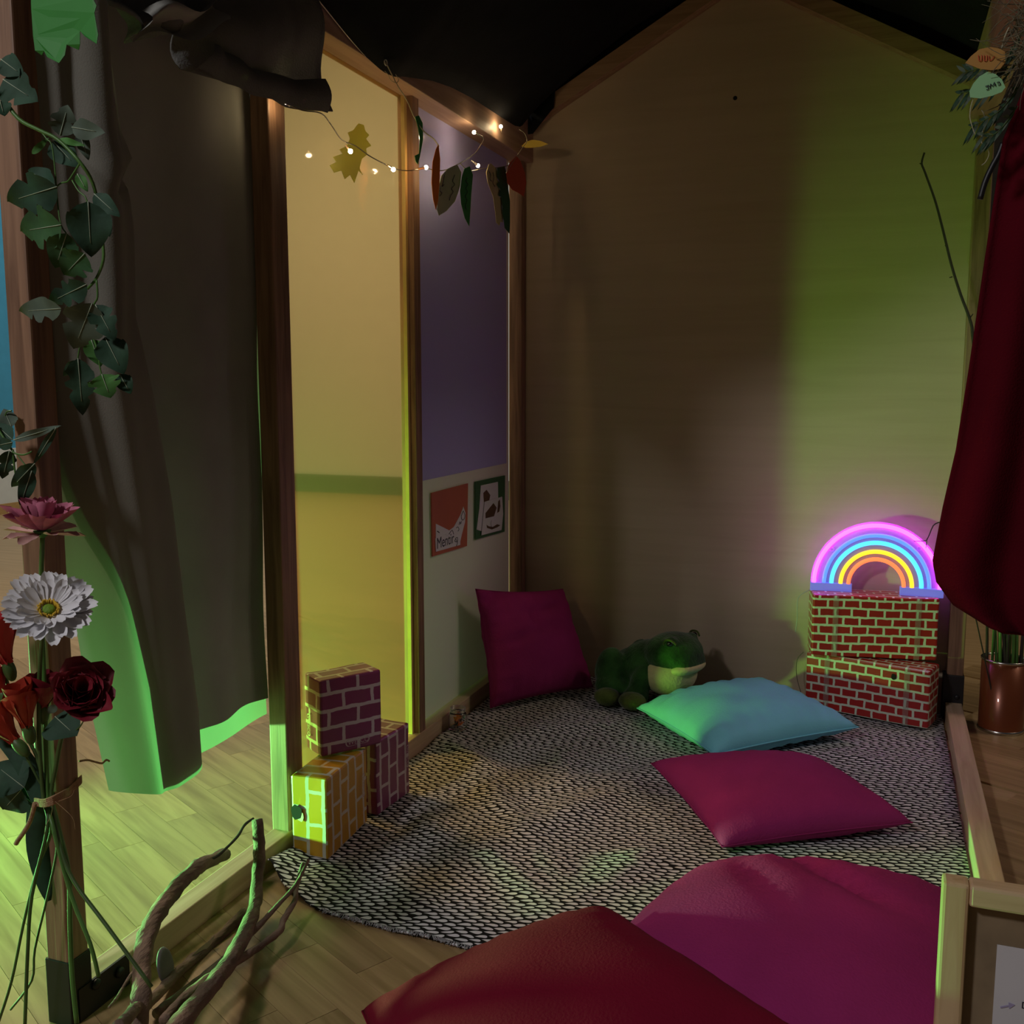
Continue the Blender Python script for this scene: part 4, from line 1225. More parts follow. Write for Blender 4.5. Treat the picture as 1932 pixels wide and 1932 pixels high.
# pink flower
pk = flower('pink_flower', 'pink artificial flower with many loose petals at the top of the bunch')
pc = V((-1.0888, 1.0750, 0.7940)); pax = V((0.06, -0.10, 1.0))
pp = petal_data('petal', 0.058, 0.023, M['petal_pink'], 0.5, 0.12, notch=0.1)
pp2 = petal_data('petal', 0.052, 0.018, M['petal_pale'], 0.5, 0.05)
pp3 = petal_data('petal', 0.045, 0.022, M['petal_pink'], 0.6, 0.18, notch=0.1)
for k in range(11):
    put_petal(pp2, pk, pc, pax, 2 * PI * k / 11 + random.uniform(-0.12, 0.12), random.uniform(-0.28, 0.12), random.uniform(-0.3, 0.3), random.uniform(0.9, 1.1), r0=0.004)
for k in range(13):
    put_petal(pp, pk, pc + V((0, 0, 0.004)), pax, 2 * PI * k / 13 + random.uniform(-0.1, 0.1), random.uniform(0.35, 0.6), random.uniform(-0.3, 0.3), random.uniform(0.9, 1.1), r0=0.004)
for k in range(10):
    put_petal(pp3, pk, pc + V((0, 0, 0.008)), pax, 2 * PI * k / 10 + random.uniform(-0.1, 0.1), random.uniform(0.8, 1.15), random.uniform(-0.3, 0.3), random.uniform(0.9, 1.1), r0=0.003)
mesh('calyx', lathevf([(0.003, -0.006), (0.010, 0.0), (0.012, 0.004)], pc, 14), M['leaf_bright'], pk)
stem_to(pk, [pc - V((0, 0, 0.004)), (-1.1051, 1.0850, 0.7358), (-1.1245, 1.1000, 0.6777), (-1.1275, 1.1000, 0.5594), (-1.1234, 1.0900, 0.4027), (-1.0965, 1.0700, 0.3667), (-1.0597, 1.0600, 0.2733), (-1.0211, 1.0500, 0.2139), (-1.0091, 1.0500, 0.1666)], 0.0034, 'stem')

# red rose
ros = flower('rose', 'dark red artificial rose turned to the right in the bunch')
rcn = V((-1.0367, 1.0700, 0.5641)); rax = V((0.62, -0.42, 0.60))
rp1 = petal_data('petal', 0.050, 0.058, M['petal_rose'], 0.9, -0.06, notch=0.03)
rp2 = petal_data('petal', 0.048, 0.058, M['petal_rose'], 0.9, -0.20, notch=0.05)
rp3 = petal_data('petal', 0.056, 0.034, M['petal_rose'], 0.5, 0.15, tipw=0.2, notch=0.0)
for k in range(6):
    put_petal(rp1, ros, rcn, rax, 2 * PI * k / 6, 1.18 + random.uniform(-0.08, 0.05), random.uniform(-0.2, 0.2), 1.0, r0=0.004)
for k in range(6):
    put_petal(rp2, ros, rcn + rax.normalized() * 0.002, rax, 2 * PI * k / 6 + 0.5, 0.92 + random.uniform(-0.1, 0.1), random.uniform(-0.2, 0.2), random.uniform(1.0, 1.15), r0=0.008)
for k in range(5):
    put_petal(rp1, ros, rcn + rax.normalized() * 0.010, rax, 2 * PI * k / 5 + 0.2, 1.34, random.uniform(-0.3, 0.3), 0.85, r0=0.001)
put_petal(rp3, ros, rcn, V((0, -0.4, 1)), math.radians(-8), -0.12, 0.3, 1.25)
put_petal(rp3, ros, rcn, V((0, -0.4, 1)), math.radians(175), 0.35, 0.3, 0.95)
put_petal(rp3, ros, rcn, V((1, -0.5, 0.1)), math.radians(180), 0.55, 0.3, 0.8)
mesh('calyx', ellvf(rcn - rax.normalized() * 0.006, (0.009, 0.009, 0.009)), M['leaf_mid'], ros)
stem_to(ros, [rcn - rax.normalized() * 0.006, (-1.0888, 1.0900, 0.4995), (-1.1105, 1.0950, 0.4431), (-1.1167, 1.0900, 0.3997), (-1.0865, 1.0700, 0.3443), (-1.0551, 1.0600, 0.2982), (-0.9908, 1.0500, 0.2477), (-0.9081, 1.0400, 0.1786)], 0.0032, 'stem_dark')
leaf(ros, (-1.0855, 1.0750, 0.5308), (-1.0380, 1.0600, 0.5159), 0.030, M['leaf_dark'], heart=0.8)
leaf(ros, (-1.0722, 1.0650, 0.5525), (-1.0835, 1.0600, 0.5389), 0.006, M['leaf_grey'], vein=False)
leaf(ros, (-1.1574, 1.0750, 0.4118), (-1.1936, 1.0700, 0.3743), 0.028, M['leaf_dark'])
leaf(ros, (-1.1510, 1.0750, 0.4160), (-1.2037, 1.0700, 0.4478), 0.030, M['leaf_dark'])
leaf(ros, (-1.1640, 1.1000, 0.3970), (-1.1960, 1.1000, 0.3799), 0.016, M['leaf_dark'])
mesh('thorny_twig', tubevf([(-1.0496, 1.0700, 0.5134), (-1.0376, 1.0700, 0.5226), (-1.0274, 1.0700, 0.5361)], 0.0016, 0.0008, 6), M['stem_dark'], ros)

# gladiolus-like stem with several blooms
gla = flower('gladiolus', 'coral and orange red artificial blooms on one stem at the left edge')
gp = petal_data('petal', 0.066, 0.046, M['petal_coral'], 0.7, 0.12, notch=0.03)
gp2 = petal_data('petal', 0.064, 0.046, M['petal_orange'], 0.8, 0.08, notch=0.03)
gp3 = petal_data('petal', 0.05, 0.036, M['petal_rose'], 0.7, 0.08, notch=0.03)
for cpos, ax_, dat, n, el, sc in (((-1.1681, 1.0750, 0.6001), (-0.12, -0.2, 1.0), gp, 7, 1.15, 1.2), ((-1.1325, 1.0700, 0.5111), (-0.02, -0.2, 1.0), gp2, 6, 1.22, 1.15),
                                  ((-1.1799, 1.0750, 0.5532), (-0.25, -0.25, 1.0), gp, 5, 1.2, 0.72), ((-1.1670, 1.0800, 0.4812), (-0.62, -0.15, 0.7), gp2, 6, 1.1, 1.0), ((-1.1265, 1.0950, 0.5332), (0.25, -0.1, 1.0), gp3, 6, 1.1, 1.15)):
    for k in range(n):
        put_petal(dat, gla, cpos, ax_, 2 * PI * k / n + 0.3, el + random.uniform(-0.12, 0.1), random.uniform(-0.2, 0.2), sc * random.uniform(0.92, 1.05), r0=0.003)
    cq = V(cpos) - V(ax_).normalized() * 0.010
    mesh('calyx', ellvf(cq, (0.009, 0.009, 0.018), 12, 8, V((0, 0, 1)).rotation_difference(V(ax_)).to_matrix()), M['stem_dark'], gla)
stem_to(gla, [(-1.1802, 1.0800, 0.5897), (-1.1753, 1.0850, 0.5427), (-1.1612, 1.0900, 0.4947), (-1.1444, 1.0950, 0.4547), (-1.1257, 1.0900, 0.3983), (-1.1216, 1.0900, 0.3460), (-1.1525, 1.0900, 0.2830), (-1.1743, 1.0800, 0.2002), (-1.1950, 1.0700, 0.1080), (-1.2173, 1.0600, 0.0386)], 0.0026, 'stem_dark')
stem_to(gla, [(-1.1939, 1.0800, 0.5221), (-1.1629, 1.0850, 0.4720), (-1.1396, 1.0900, 0.4248), (-1.1200, 1.0900, 0.3951), (-1.1006, 1.0800, 0.3375), (-1.1169, 1.0750, 0.2635), (-1.1398, 1.0650, 0.1732), (-1.1445, 1.0600, 0.1249), (-1.1843, 1.0550, 0.0726)], 0.0020, 'stem_dark')
stem_to(gla, [(-1.1282, 1.1000, 0.3899), (-1.1005, 1.0850, 0.3515), (-1.0723, 1.0700, 0.2984), (-1.0655, 1.0600, 0.2319), (-1.0573, 1.0500, 0.1579), (-1.0436, 1.0400, 0.0937)], 0.0038, 'stem')
# long blade leaves
for pts, wd_ in (([(-1.1300, 1.0900, 0.3936), (-1.1696, 1.0900, 0.4532), (-1.2275, 1.0900, 0.4947)], 0.016), ([(-1.1442, 1.1000, 0.3916), (-1.1930, 1.1000, 0.4176), (-1.2438, 1.1000, 0.4314)], 0.014), ([(-1.1716, 1.1250, 0.3860), (-1.1847, 1.1250, 0.2951), (-1.1702, 1.1250, 0.2118)], 0.018)):
    P_ = smooth_path(pts, 6)
    vs_ = []; fs_ = []
    for i, p in enumerate(P_):
        t = (P_[min(i + 1, len(P_) - 1)] - P_[max(i - 1, 0)]).normalized()
        s_ = t.cross(CAM - p).normalized() * wd_ * (1 - (i / (len(P_) - 1)) ** 3 * 0.8)
        vs_ += [p - s_, p + (CAM - p).normalized() * -0.003, p + s_]
    for i in range(len(P_) - 1):
        fs_ += [(3 * i, 3 * i + 1, 3 * i + 4, 3 * i + 3), (3 * i + 1, 3 * i + 2, 3 * i + 5, 3 * i + 4)]
    solid(mesh('blade_leaf', (vs_, fs_), M['leaf_dark'], gla), 0.0008)

# twine binding the flowers to the post
tw = thing('twine', 'jute twine tied around the flower stems and the front post', 'twine', TIE)
for k in range(6):
    dz = 0.002 * k - 0.005
    a = [(-1.1231, 1.0660, 0.4027), (-1.0910, 1.0520, 0.4100), (-1.0752, 1.0560, 0.4170), (-1.0893, 1.0900, 0.4109), (-1.1450, 1.1511, 0.3804), (-1.1460, 1.1755, 0.3878), (-1.1500, 1.1833, 0.3894)]
    mesh('strand', tubevf([V(p) + V((0, 0, dz + 0.0008 * math.sin(i * 2 + k))) for i, p in enumerate(a)], 0.0016, 0.0016, 6), M['twine'], tw)
mesh('loose_end', tubevf([(-1.1170, 1.0600, 0.4037), (-1.1268, 1.0600, 0.3783), (-1.1380, 1.0600, 0.3604), (-1.1535, 1.0600, 0.3418), (-1.1580, 1.0600, 0.3354)], 0.0034, 0.0036, 7), M['twine'], tw)
mesh('loose_end', tubevf([(-1.1520, 1.1840, 0.4165), (-1.1520, 1.2005, 0.4122), (-1.1520, 1.2148, 0.4044), (-1.1520, 1.2305, 0.3960), (-1.1520, 1.2401, 0.3979), (-1.1520, 1.2470, 0.3936)], 0.0018, 0.0018, 6), M['twine'], tw)
for pts in ([(-1.0745, 1.0550, 0.4144), (-1.0553, 1.0550, 0.4032), (-1.0437, 1.0550, 0.3932), (-1.0410, 1.0550, 0.3780)], [(-1.0785, 1.0550, 0.4114), (-1.0838, 1.0550, 0.3910), (-1.0947, 1.0550, 0.3750), (-1.0977, 1.0550, 0.3611)], [(-1.0687, 1.0550, 0.4153), (-1.0451, 1.0550, 0.4265), (-1.0388, 1.0550, 0.4367)]):
    mesh('fibre', tubevf(pts, 0.0004, 0.0003, 4), M['twine'], tw)

# green paper leaf on the post
pl1 = [(-1.0877, 1.1150, 1.5287), (-1.0885, 1.1150, 1.4953), (-1.0883, 1.1150, 1.4615), (-1.0870, 1.1150, 1.4424), (-1.0801, 1.1150, 1.4369), (-1.0726, 1.1150, 1.4409), (-1.0625, 1.1150, 1.4303), (-1.0416, 1.1150, 1.4201), (-1.0337, 1.1150, 1.4300), (-1.0310, 1.1150, 1.4431), (-1.0173, 1.1150, 1.4370), (-1.0116, 1.1150, 1.4423), (-1.0088, 1.1150, 1.4580), (-0.9972, 1.1150, 1.4487), (-0.9787, 1.1150, 1.4374), (-0.9763, 1.1150, 1.4490), (-0.9797, 1.1150, 1.4757), (-0.9766, 1.1150, 1.4845), (-0.9819, 1.1150, 1.4956), (-0.9789, 1.1150, 1.5148)]
def fold_leaf(pts):
    out = []
    for p in pts:
        p = V(p)
        k = abs(math.sin((p.x + 1.2) * 52))
        out.append(p + V((0.0, -0.012 * k, 0)))
    return out
pleaf = mesh('paper_leaf', prism(fold_leaf(pl1), (0.3, -0.95, 0), 0.0012), M['p_lime'], smooth=False)
tag(pleaf, 'large bright green paper leaf with jagged tip at the top of the front post', 'paper leaf')

# ================================================================== DRIFTWOOD
GD = 'driftwood sticks piled at the front of the left beam'
def stick(label, pts, r0, r1, mat='driftwood', seed=0, wob=0.25, name='driftwood_stick'):
    o = mesh(name, tubevf(pts, r0, r1, 12, 6, wob, seed), M[mat])
    tag(o, label, 'stick', GD)
    return o
s1 = stick('thick driftwood stick with its pale bent end leaning over the beam', [(-0.9900, 1.0975, 0.0443), (-1.0100, 1.1330, 0.0852), (-1.0500, 1.1872, 0.1146), (-1.0800, 1.2493, 0.1334), (-1.1100, 1.3327, 0.1321), (-1.1300, 1.4201, 0.1304), (-1.1400, 1.4821, 0.1181), (-1.1500, 1.5340, 0.1031)], 0.0155, 0.0125, seed=1)
mesh('knot', ellvf((-1.0650, 1.2171, 0.1290), (0.008, 0.008, 0.010)), M['driftwood'], s1)
s2 = stick('driftwood stick standing highest, curving down to the front', [(-1.1000, 1.5710, 0.1656), (-1.0900, 1.5611, 0.1243), (-1.0800, 1.5382, 0.0724), (-1.0500, 1.4823, 0.0425), (-1.0100, 1.3952, 0.0454), (-0.9700, 1.2987, 0.0590), (-0.9300, 1.1905, 0.0812), (-0.9000, 1.0849, 0.0986), (-0.8900, 1.0500, 0.1034)], 0.0105, 0.0150, seed=2)
s3 = stick('driftwood stick with peeling bark lying along the beam', [(-1.0900, 1.5080, 0.0090), (-1.0900, 1.4550, 0.0055), (-1.0900, 1.3849, 0.0000), (-1.0800, 1.3079, 0.0116), (-1.0600, 1.2304, 0.0222), (-1.0400, 1.1676, 0.0354)], 0.0100, 0.0090, seed=3)
mesh('peeling_bark', prism([(-1.0850, 1.4096, 0.0177), (-1.0850, 1.3942, 0.0160), (-1.0850, 1.3645, 0.0174), (-1.0850, 1.3353, 0.0122), (-1.0850, 1.3194, 0.0058), (-1.0850, 1.3419, 0.0026), (-1.0850, 1.3785, 0.0037), (-1.0850, 1.4013, 0.0070)], (0.5, -0.5, 0.6), 0.002), M['driftwood_pale'], s3, smooth=False)
s4 = stick('thin driftwood stick with a knot bending up over the blanket edge', [(-1.0200, 1.6030, 0.0737), (-1.0000, 1.5476, 0.0588), (-0.9900, 1.5236, 0.0431), (-0.9800, 1.4703, 0.0363), (-0.9700, 1.4410, 0.0316), (-0.9700, 1.3807, 0.0368), (-0.9700, 1.3199, 0.0451), (-0.9700, 1.2632, 0.0563), (-0.9700, 1.1841, 0.0631), (-0.9500, 1.1111, 0.0744)], 0.0042, 0.0085, seed=4)
s5 = stick('thin driftwood stick running between the two thick ones', [(-0.9850, 1.5666, 0.1052), (-0.9900, 1.5250, 0.0717), (-1.0000, 1.4761, 0.0530), (-1.0100, 1.4234, 0.0352), (-1.0200, 1.3739, 0.0206), (-1.0200, 1.3003, 0.0211), (-1.0100, 1.2077, 0.0353), (-1.0000, 1.1539, 0.0470)], 0.0030, 0.0085, seed=5)
s6 = stick('dark thin twig rising from the bent driftwood to the tall stick', [(-1.1300, 1.6017, 0.1502), (-1.1300, 1.5733, 0.1492), (-1.1300, 1.5485, 0.1363), (-1.1300, 1.5095, 0.1282), (-1.1300, 1.4770, 0.1263), (-1.1300, 1.4357, 0.1373)], 0.0022, 0.0030, 'twig', 6)
s7 = stick('short thin driftwood twig lying by the steel foot', [(-1.0700, 1.1990, 0.0840), (-1.0600, 1.1610, 0.0835), (-1.0400, 1.1178, 0.0878), (-1.0200, 1.0785, 0.0996)], 0.003, 0.002, seed=7)
s8 = stick('driftwood stick end lying lowest at the front', [(-1.0200, 1.1459, 0.0665), (-0.9800, 1.0784, 0.0989), (-0.9400, 1.0072, 0.1310)], 0.008, 0.010, seed=8)
slab = mesh('stone', ellvf((-1.0850, 1.2777, 0.0356), (0.007, 0.028, 0.034), 16, 10, Matrix.Rotation(0.5, 3, 'X') @ Matrix.Rotation(0.4, 3, 'Z')), M['stone'])
tag(slab, 'flat grey stone propped between the driftwood sticks', 'stone')

# ================================================================== FAIRY LIGHTS
fl_ = thing('fairy_lights', 'string of small warm fairy lights along the left eave', 'string lights', (-1.10, 2.2, 1.5))
fpts = [(-1.1300, 1.7533, 1.5476), (-1.1200, 1.7708, 1.5432), (-1.1100, 1.8159, 1.5394), (-1.1100, 1.8893, 1.5509), (-1.1300, 1.9640, 1.5467), (-1.1400, 2.0259, 1.5305), (-1.1400, 2.0902, 1.5307), (-1.1400, 2.1603, 1.5219), (-1.1300, 2.2625, 1.5147), (-1.1200, 2.3206, 1.5201), (-1.1100, 2.3918, 1.5381), (-1.1000, 2.4776, 1.5486), (-1.0900, 2.5704, 1.5848), (-1.0900, 2.6720, 1.6302), (-1.0900, 2.7234, 1.6665), (-1.0900, 2.7396, 1.6844), (-1.0900, 2.7117, 1.6868), (-1.0900, 2.6843, 1.6893)]
mesh('wire', tubevf(fpts, 0.0013, 0.0013, 6), M['wire'], fl_)
mesh('wire', tubevf([(-1.0900, 2.5704, 1.5848), (-1.0900, 2.6331, 1.5775), (-1.0900, 2.7389, 1.6034), (-1.0800, 2.8303, 1.6233), (-1.0800, 2.9191, 1.6466)], 0.0011, 0.0011, 6), M['wire'], fl_)
for a, b in (((-1.1200, 1.7838, 1.5405), (-1.1200, 1.7671, 1.5423)), ((-1.1300, 2.0240, 1.5181), (-1.1250, 2.0334, 1.5085)), ((-1.1300, 2.2208, 1.5152), (-1.1250, 2.2411, 1.5090)), ((-1.1100, 2.3359, 1.5248), (-1.1050, 2.3842, 1.5389)), ((-1.1000, 2.5152, 1.5531), (-1.0950, 2.5457, 1.5517)), ((-1.0900, 2.6525, 1.6079), (-1.0850, 2.6827, 1.6008)), ((-1.1000, 2.7567, 1.6947), (-1.1000, 2.6972, 1.6930)), ((-1.0950, 2.8965, 1.7371), (-1.0970, 2.8974, 1.7525))):
    a = V(a); b = V(b)
    so = mesh('socket', tubevf([a, a.lerp(b, 0.5), b], 0.0022, 0.0034, 8, 2), M['bulb_tip'], fl_)
    mesh('bulb', ellvf(b + (b - a).normalized() * 0.002, (0.0052, 0.0052, 0.0052), 12, 8), M['bulb'], fl_)

# ================================================================== PAPER LEAF GARLAND
gar = tag(mesh('garland_string', tubevf([(-1.0900, 2.1446, 1.7209), (-1.0900, 2.1756, 1.7018), (-1.0900, 2.2075, 1.6835), (-1.0900, 2.2517, 1.6650), (-1.0900, 2.2913, 1.6358), (-1.0800, 2.3233, 1.6102), (-1.0800, 2.3790, 1.6050), (-1.0800, 2.4108, 1.5939)], 0.0014, 0.0014, 6), M['pale_string']), 'knotted pale string hung from a screw eye at the left eave', 'string')
ring = [V((-1.0900, 2.1446, 1.7209)) + V((0, 0.007 * math.cos(a * PI / 8), 0.006 * math.sin(a * PI / 8))) for a in range(17)]
mesh('screw_eye', tubevf(ring, 0.0014, 0.0014, 6, 1), M['clear_wire'], gar)
mesh('loose_loop', tubevf([(-1.0900, 2.1387, 1.7009), (-1.0900, 2.1569, 1.6967), (-1.0900, 2.1698, 1.6887), (-1.0900, 2.1968, 1.6912), (-1.0900, 2.2081, 1.7013), (-1.0900, 2.1920, 1.7086)], 0.0008, 0.0008, 5), M['pale_string'], gar)
tag(mesh('garland_string', tubevf([(-1.0500, 2.8160, 1.6036), (-1.0500, 2.8648, 1.6398), (-1.0500, 2.9013, 1.6652), (-1.0500, 2.9526, 1.7001), (-1.0500, 2.9957, 1.7308), (-1.0500, 2.9763, 1.7482), (-1.0600, 2.9568, 1.7569)], 0.0012, 0.0012, 6), M['pale_string']), 'short string end tied in the back corner holding the red and yellow leaves', 'string')
GL = 'paper leaves of the garland'
def pleaf_obj(label, pts, nrm, mat, ink=None, group=GL):
    o = mesh('paper_leaf', prism(pts, nrm, 0.0010), M[mat], smooth=False)
    tag(o, label, 'paper leaf', group)
    if ink:
        for st_ in ink:
            mesh('handwriting', tubevf([V(p) for p in st_], 0.0009, 0.0009, 4, 3), M['ink'], o)
    return o
NX = (0.85, -0.5, 0)
pleaf_obj('narrow green and white paper leaf hanging edge-on at the yellow panel post', [(-1.0850, 2.2838, 1.6360), (-1.0850, 2.3047, 1.6435), (-1.0850, 2.3254, 1.6310), (-1.0850, 2.3275, 1.5941), (-1.0850, 2.3081, 1.5489), (-1.0850, 2.2956, 1.5278), (-1.0850, 2.2838, 1.5317), (-1.0850, 2.2783, 1.5441), (-1.0850, 2.3023, 1.5540), (-1.0850, 2.3092, 1.5902), (-1.0850, 2.2980, 1.6148)], NX, 'p_green')
pleaf_obj('narrow orange paper leaf of the garland', [(-1.0750, 2.3965, 1.5956), (-1.0750, 2.4055, 1.5615), (-1.0750, 2.4009, 1.5025), (-1.0750, 2.3901, 1.4554), (-1.0750, 2.3767, 1.4326), (-1.0750, 2.3613, 1.4558), (-1.0750, 2.3528, 1.4939), (-1.0750, 2.3603, 1.5461), (-1.0750, 2.3801, 1.5794)], NX, 'p_orange')
pleaf_obj('pale green paper leaf with handwriting behind the orange one', [(-1.0850, 2.5371, 1.5751), (-1.0850, 2.5655, 1.5602), (-1.0850, 2.5577, 1.5245), (-1.0850, 2.5212, 1.4774), (-1.0850, 2.4653, 1.4443), (-1.0850, 2.4181, 1.4252), (-1.0850, 2.4054, 1.4389), (-1.0850, 2.4130, 1.4858), (-1.0850, 2.4335, 1.5261), (-1.0850, 2.4777, 1.5529)], NX, 'p_pale',
          ink=([(-1.0820, 2.4537, 1.5388), (-1.0820, 2.4467, 1.5244), (-1.0820, 2.4397, 1.5100), (-1.0820, 2.4329, 1.4996), (-1.0820, 2.4463, 1.5072)], [(-1.0820, 2.4263, 1.5010), (-1.0820, 2.4194, 1.4868), (-1.0820, 2.4325, 1.4838), (-1.0820, 2.4191, 1.4736)], [(-1.0820, 2.5155, 1.5438), (-1.0820, 2.5012, 1.5251), (-1.0820, 2.5150, 1.5195), (-1.0820, 2.4939, 1.5050), (-1.0820, 2.5042, 1.4987), (-1.0820, 2.4866, 1.4850), (-1.0820, 2.4795, 1.4731)]))
pleaf_obj('plain green paper leaf with a long point', [(-1.0800, 2.5757, 1.5714), (-1.0800, 2.6129, 1.5841), (-1.0800, 2.6353, 1.5660), (-1.0800, 2.6232, 1.5149), (-1.0800, 2.6150, 1.4644), (-1.0800, 2.6069, 1.4253), (-1.0800, 2.5774, 1.4420), (-1.0800, 2.5523, 1.4754), (-1.0800, 2.5457, 1.5085), (-1.0800, 2.5571, 1.5446)], NX, 'p_green',
          ink=([(-1.0770, 2.5903, 1.5505), (-1.0770, 2.5790, 1.5388), (-1.0770, 2.5937, 1.5332), (-1.0770, 2.5788, 1.5209), (-1.0770, 2.5897, 1.5131), (-1.0770, 2.5748, 1.4995), (-1.0770, 2.5857, 1.4903), (-1.0770, 2.5744, 1.4746), (-1.0770, 2.5816, 1.4647)],))
pleaf_obj('pale yellow paper leaf with one saw-toothed edge', [(-1.0750, 2.7417, 1.6145), (-1.0750, 2.7582, 1.6206), (-1.0750, 2.8001, 1.6142), (-1.0750, 2.8171, 1.5997), (-1.0750, 2.8085, 1.5862), (-1.0750, 2.8257, 1.5789), (-1.0750, 2.8127, 1.5662), (-1.0750, 2.8343, 1.5580), (-1.0750, 2.8211, 1.5379), (-1.0750, 2.8561, 1.5437), (-1.0750, 2.8428, 1.5144), (-1.0750, 2.8559, 1.4862), (-1.0750, 2.8515, 1.4703), (-1.0750, 2.8339, 1.4708), (-1.0750, 2.8251, 1.4575), (-1.0750, 2.7993, 1.4628), (-1.0750, 2.7909, 1.4913), (-1.0750, 2.7743, 1.5330), (-1.0750, 2.7331, 1.5623), (-1.0750, 2.7212, 1.5889)], NX, 'p_cream',
          ink=([(-1.0720, 2.7339, 1.5955), (-1.0720, 2.7503, 1.5870), (-1.0720, 2.7420, 1.5738), (-1.0720, 2.7585, 1.5710)], [(-1.0720, 2.7670, 1.5974), (-1.0720, 2.7753, 1.5843), (-1.0720, 2.7668, 1.5681), (-1.0720, 2.7835, 1.5608)]))
pleaf_obj('dark green paper leaf with one saw-toothed edge in the corner', [(-1.0700, 2.7956, 1.6159), (-1.0700, 2.8563, 1.6306), (-1.0700, 2.8741, 1.6099), (-1.0700, 2.8830, 1.5783), (-1.0700, 2.9011, 1.5387), (-1.0700, 2.9010, 1.4773), (-1.0700, 2.8964, 1.4443), (-1.0700, 2.8559, 1.4555), (-1.0700, 2.8383, 1.4983), (-1.0700, 2.8297, 1.5390), (-1.0700, 2.8080, 1.5383), (-1.0700, 2.8211, 1.5584), (-1.0700, 2.7953, 1.5658), (-1.0700, 2.8125, 1.5807), (-1.0700, 2.7954, 1.5879)], NX, 'p_darkgreen')
pleaf_obj('red orange paper leaf hanging at the back corner post', [(-1.0500, 2.9013, 1.6682), (-1.0500, 2.9385, 1.6605), (-1.0500, 2.9768, 1.6355), (-1.0500, 2.9915, 1.6071), (-1.0500, 2.9771, 1.5780), (-1.0500, 2.9675, 1.5624), (-1.0500, 2.9200, 1.5651), (-1.0500, 2.8648, 1.5647), (-1.0500, 2.8247, 1.5771), (-1.0500, 2.8160, 1.6007), (-1.0500, 2.8380, 1.6316)], (0.5, -0.8, 0.2), 'p_red')
pleaf_obj('yellow paper leaf lying sideways at the top of the back corner', [(-1.1113, 3.1200, 1.7464), (-1.0971, 3.1200, 1.7582), (-1.0759, 3.1200, 1.7630), (-1.0476, 3.1200, 1.7575), (-1.0230, 3.1200, 1.7459), (-1.0476, 3.1200, 1.7398), (-1.0758, 3.1200, 1.7388), (-1.0971, 3.1200, 1.7404)], (0.1, -1, 0.3), 'p_yellow')
pleaf_obj('pale yellow green oak leaf shape on the yellow panel', [(-1.1755, 2.1675, 1.6009), (-1.1755, 2.1933, 1.6033), (-1.1755, 2.1980, 1.5924), (-1.1755, 2.2188, 1.5861), (-1.1755, 2.2025, 1.5741), (-1.1755, 2.2286, 1.5639), (-1.1755, 2.2017, 1.5522), (-1.1755, 2.2064, 1.5387), (-1.1755, 2.1798, 1.5236), (-1.1755, 2.1686, 1.4998), (-1.1755, 2.1836, 1.4882), (-1.1755, 2.1633, 1.4940), (-1.1755, 2.1418, 1.4626), (-1.1755, 2.1225, 1.4768), (-1.1755, 2.0974, 1.4628), (-1.1755, 2.0837, 1.4789), (-1.1755, 2.0502, 1.4679), (-1.1755, 2.0322, 1.4804), (-1.1755, 2.0606, 1.4928), (-1.1755, 2.0470, 1.5015), (-1.1755, 2.0901, 1.5172), (-1.1755, 2.0761, 1.5236), (-1.1755, 2.1103, 1.5377), (-1.1755, 2.1258, 1.5574), (-1.1755, 2.1165, 1.5693), (-1.1755, 2.1415, 1.5797)], (1, 0, 0), 'p_leafglow', group=None)  # thin leaf-shaped cut-out laid flat on the panel

# ================================================================== FOLDERS ON THE WHITE PANEL
def onwall(pts):
    return pts
f1 = mesh('folder', prism([(-1.1805, 2.5562, 0.6965), (-1.1805, 2.8219, 0.6987), (-1.1805, 2.8107, 0.5074), (-1.1805, 2.5589, 0.5153)], (1, 0, 0), 0.004), M['folder_orange'], smooth=False)
tag(f1, 'orange card pocket with white word slips pinned to the white panel', 'pocket')
sl = tag(mesh('paper_slip', prism([(-1.1755, 2.5743, 0.5649), (-1.1755, 2.7541, 0.5517), (-1.1755, 2.7536, 0.5196), (-1.1755, 2.5771, 0.5264)], (1, 0, 0), 0.0008), M['paper'], smooth=False), 'front white slip reading Mentir in the orange pocket', 'paper slip', 'slips in the orange pocket')
text('lettering', 'Mentir', 0.046, (-1.1745, 2.5823, 0.5333), (0, 1, 0.0), (0, 0, 1), M['ink'], sl, 0.0001)
mesh('lettering', tubevf([(-1.1743, 2.7151, 0.5446), (-1.1743, 2.7311, 0.5455), (-1.1743, 2.7309, 0.5327), (-1.1743, 2.7110, 0.5372), (-1.1743, 2.7191, 0.5424), (-1.1743, 2.7308, 0.5295), (-1.1743, 2.7227, 0.5212)], 0.0011, 0.0011, 4, 2), M['ink'], sl)
sl2 = tag(mesh('paper_slip', prism([(-1.1765, 2.5811, 0.6064), (-1.1765, 2.6854, 0.5708), (-1.1765, 2.7605, 0.5508), (-1.1765, 2.5799, 0.5549)], (1, 0, 0), 0.0008), M['paper'], smooth=False), 'white slip with a pointed corner behind the Mentir slip', 'paper slip', 'slips in the orange pocket')
mesh('lettering', tubevf([(-1.1753, 2.5889, 0.5842), (-1.1753, 2.6034, 0.5776)], 0.0014, 0.0014, 4, 1), M['ink'], sl2)
sl3 = tag(mesh('paper_slip', prism([(-1.1760, 2.6383, 0.5680), (-1.1760, 2.7079, 0.5804), (-1.1760, 2.7563, 0.6092), (-1.1760, 2.7811, 0.6320), (-1.1760, 2.7973, 0.6107), (-1.1760, 2.7927, 0.5837), (-1.1760, 2.7675, 0.5498), (-1.1760, 2.7549, 0.5291)], (1, 0, 0), 0.0008), M['paper'], smooth=False), 'curved white slip reading NO at the right of the orange pocket', 'paper slip', 'slips in the orange pocket')
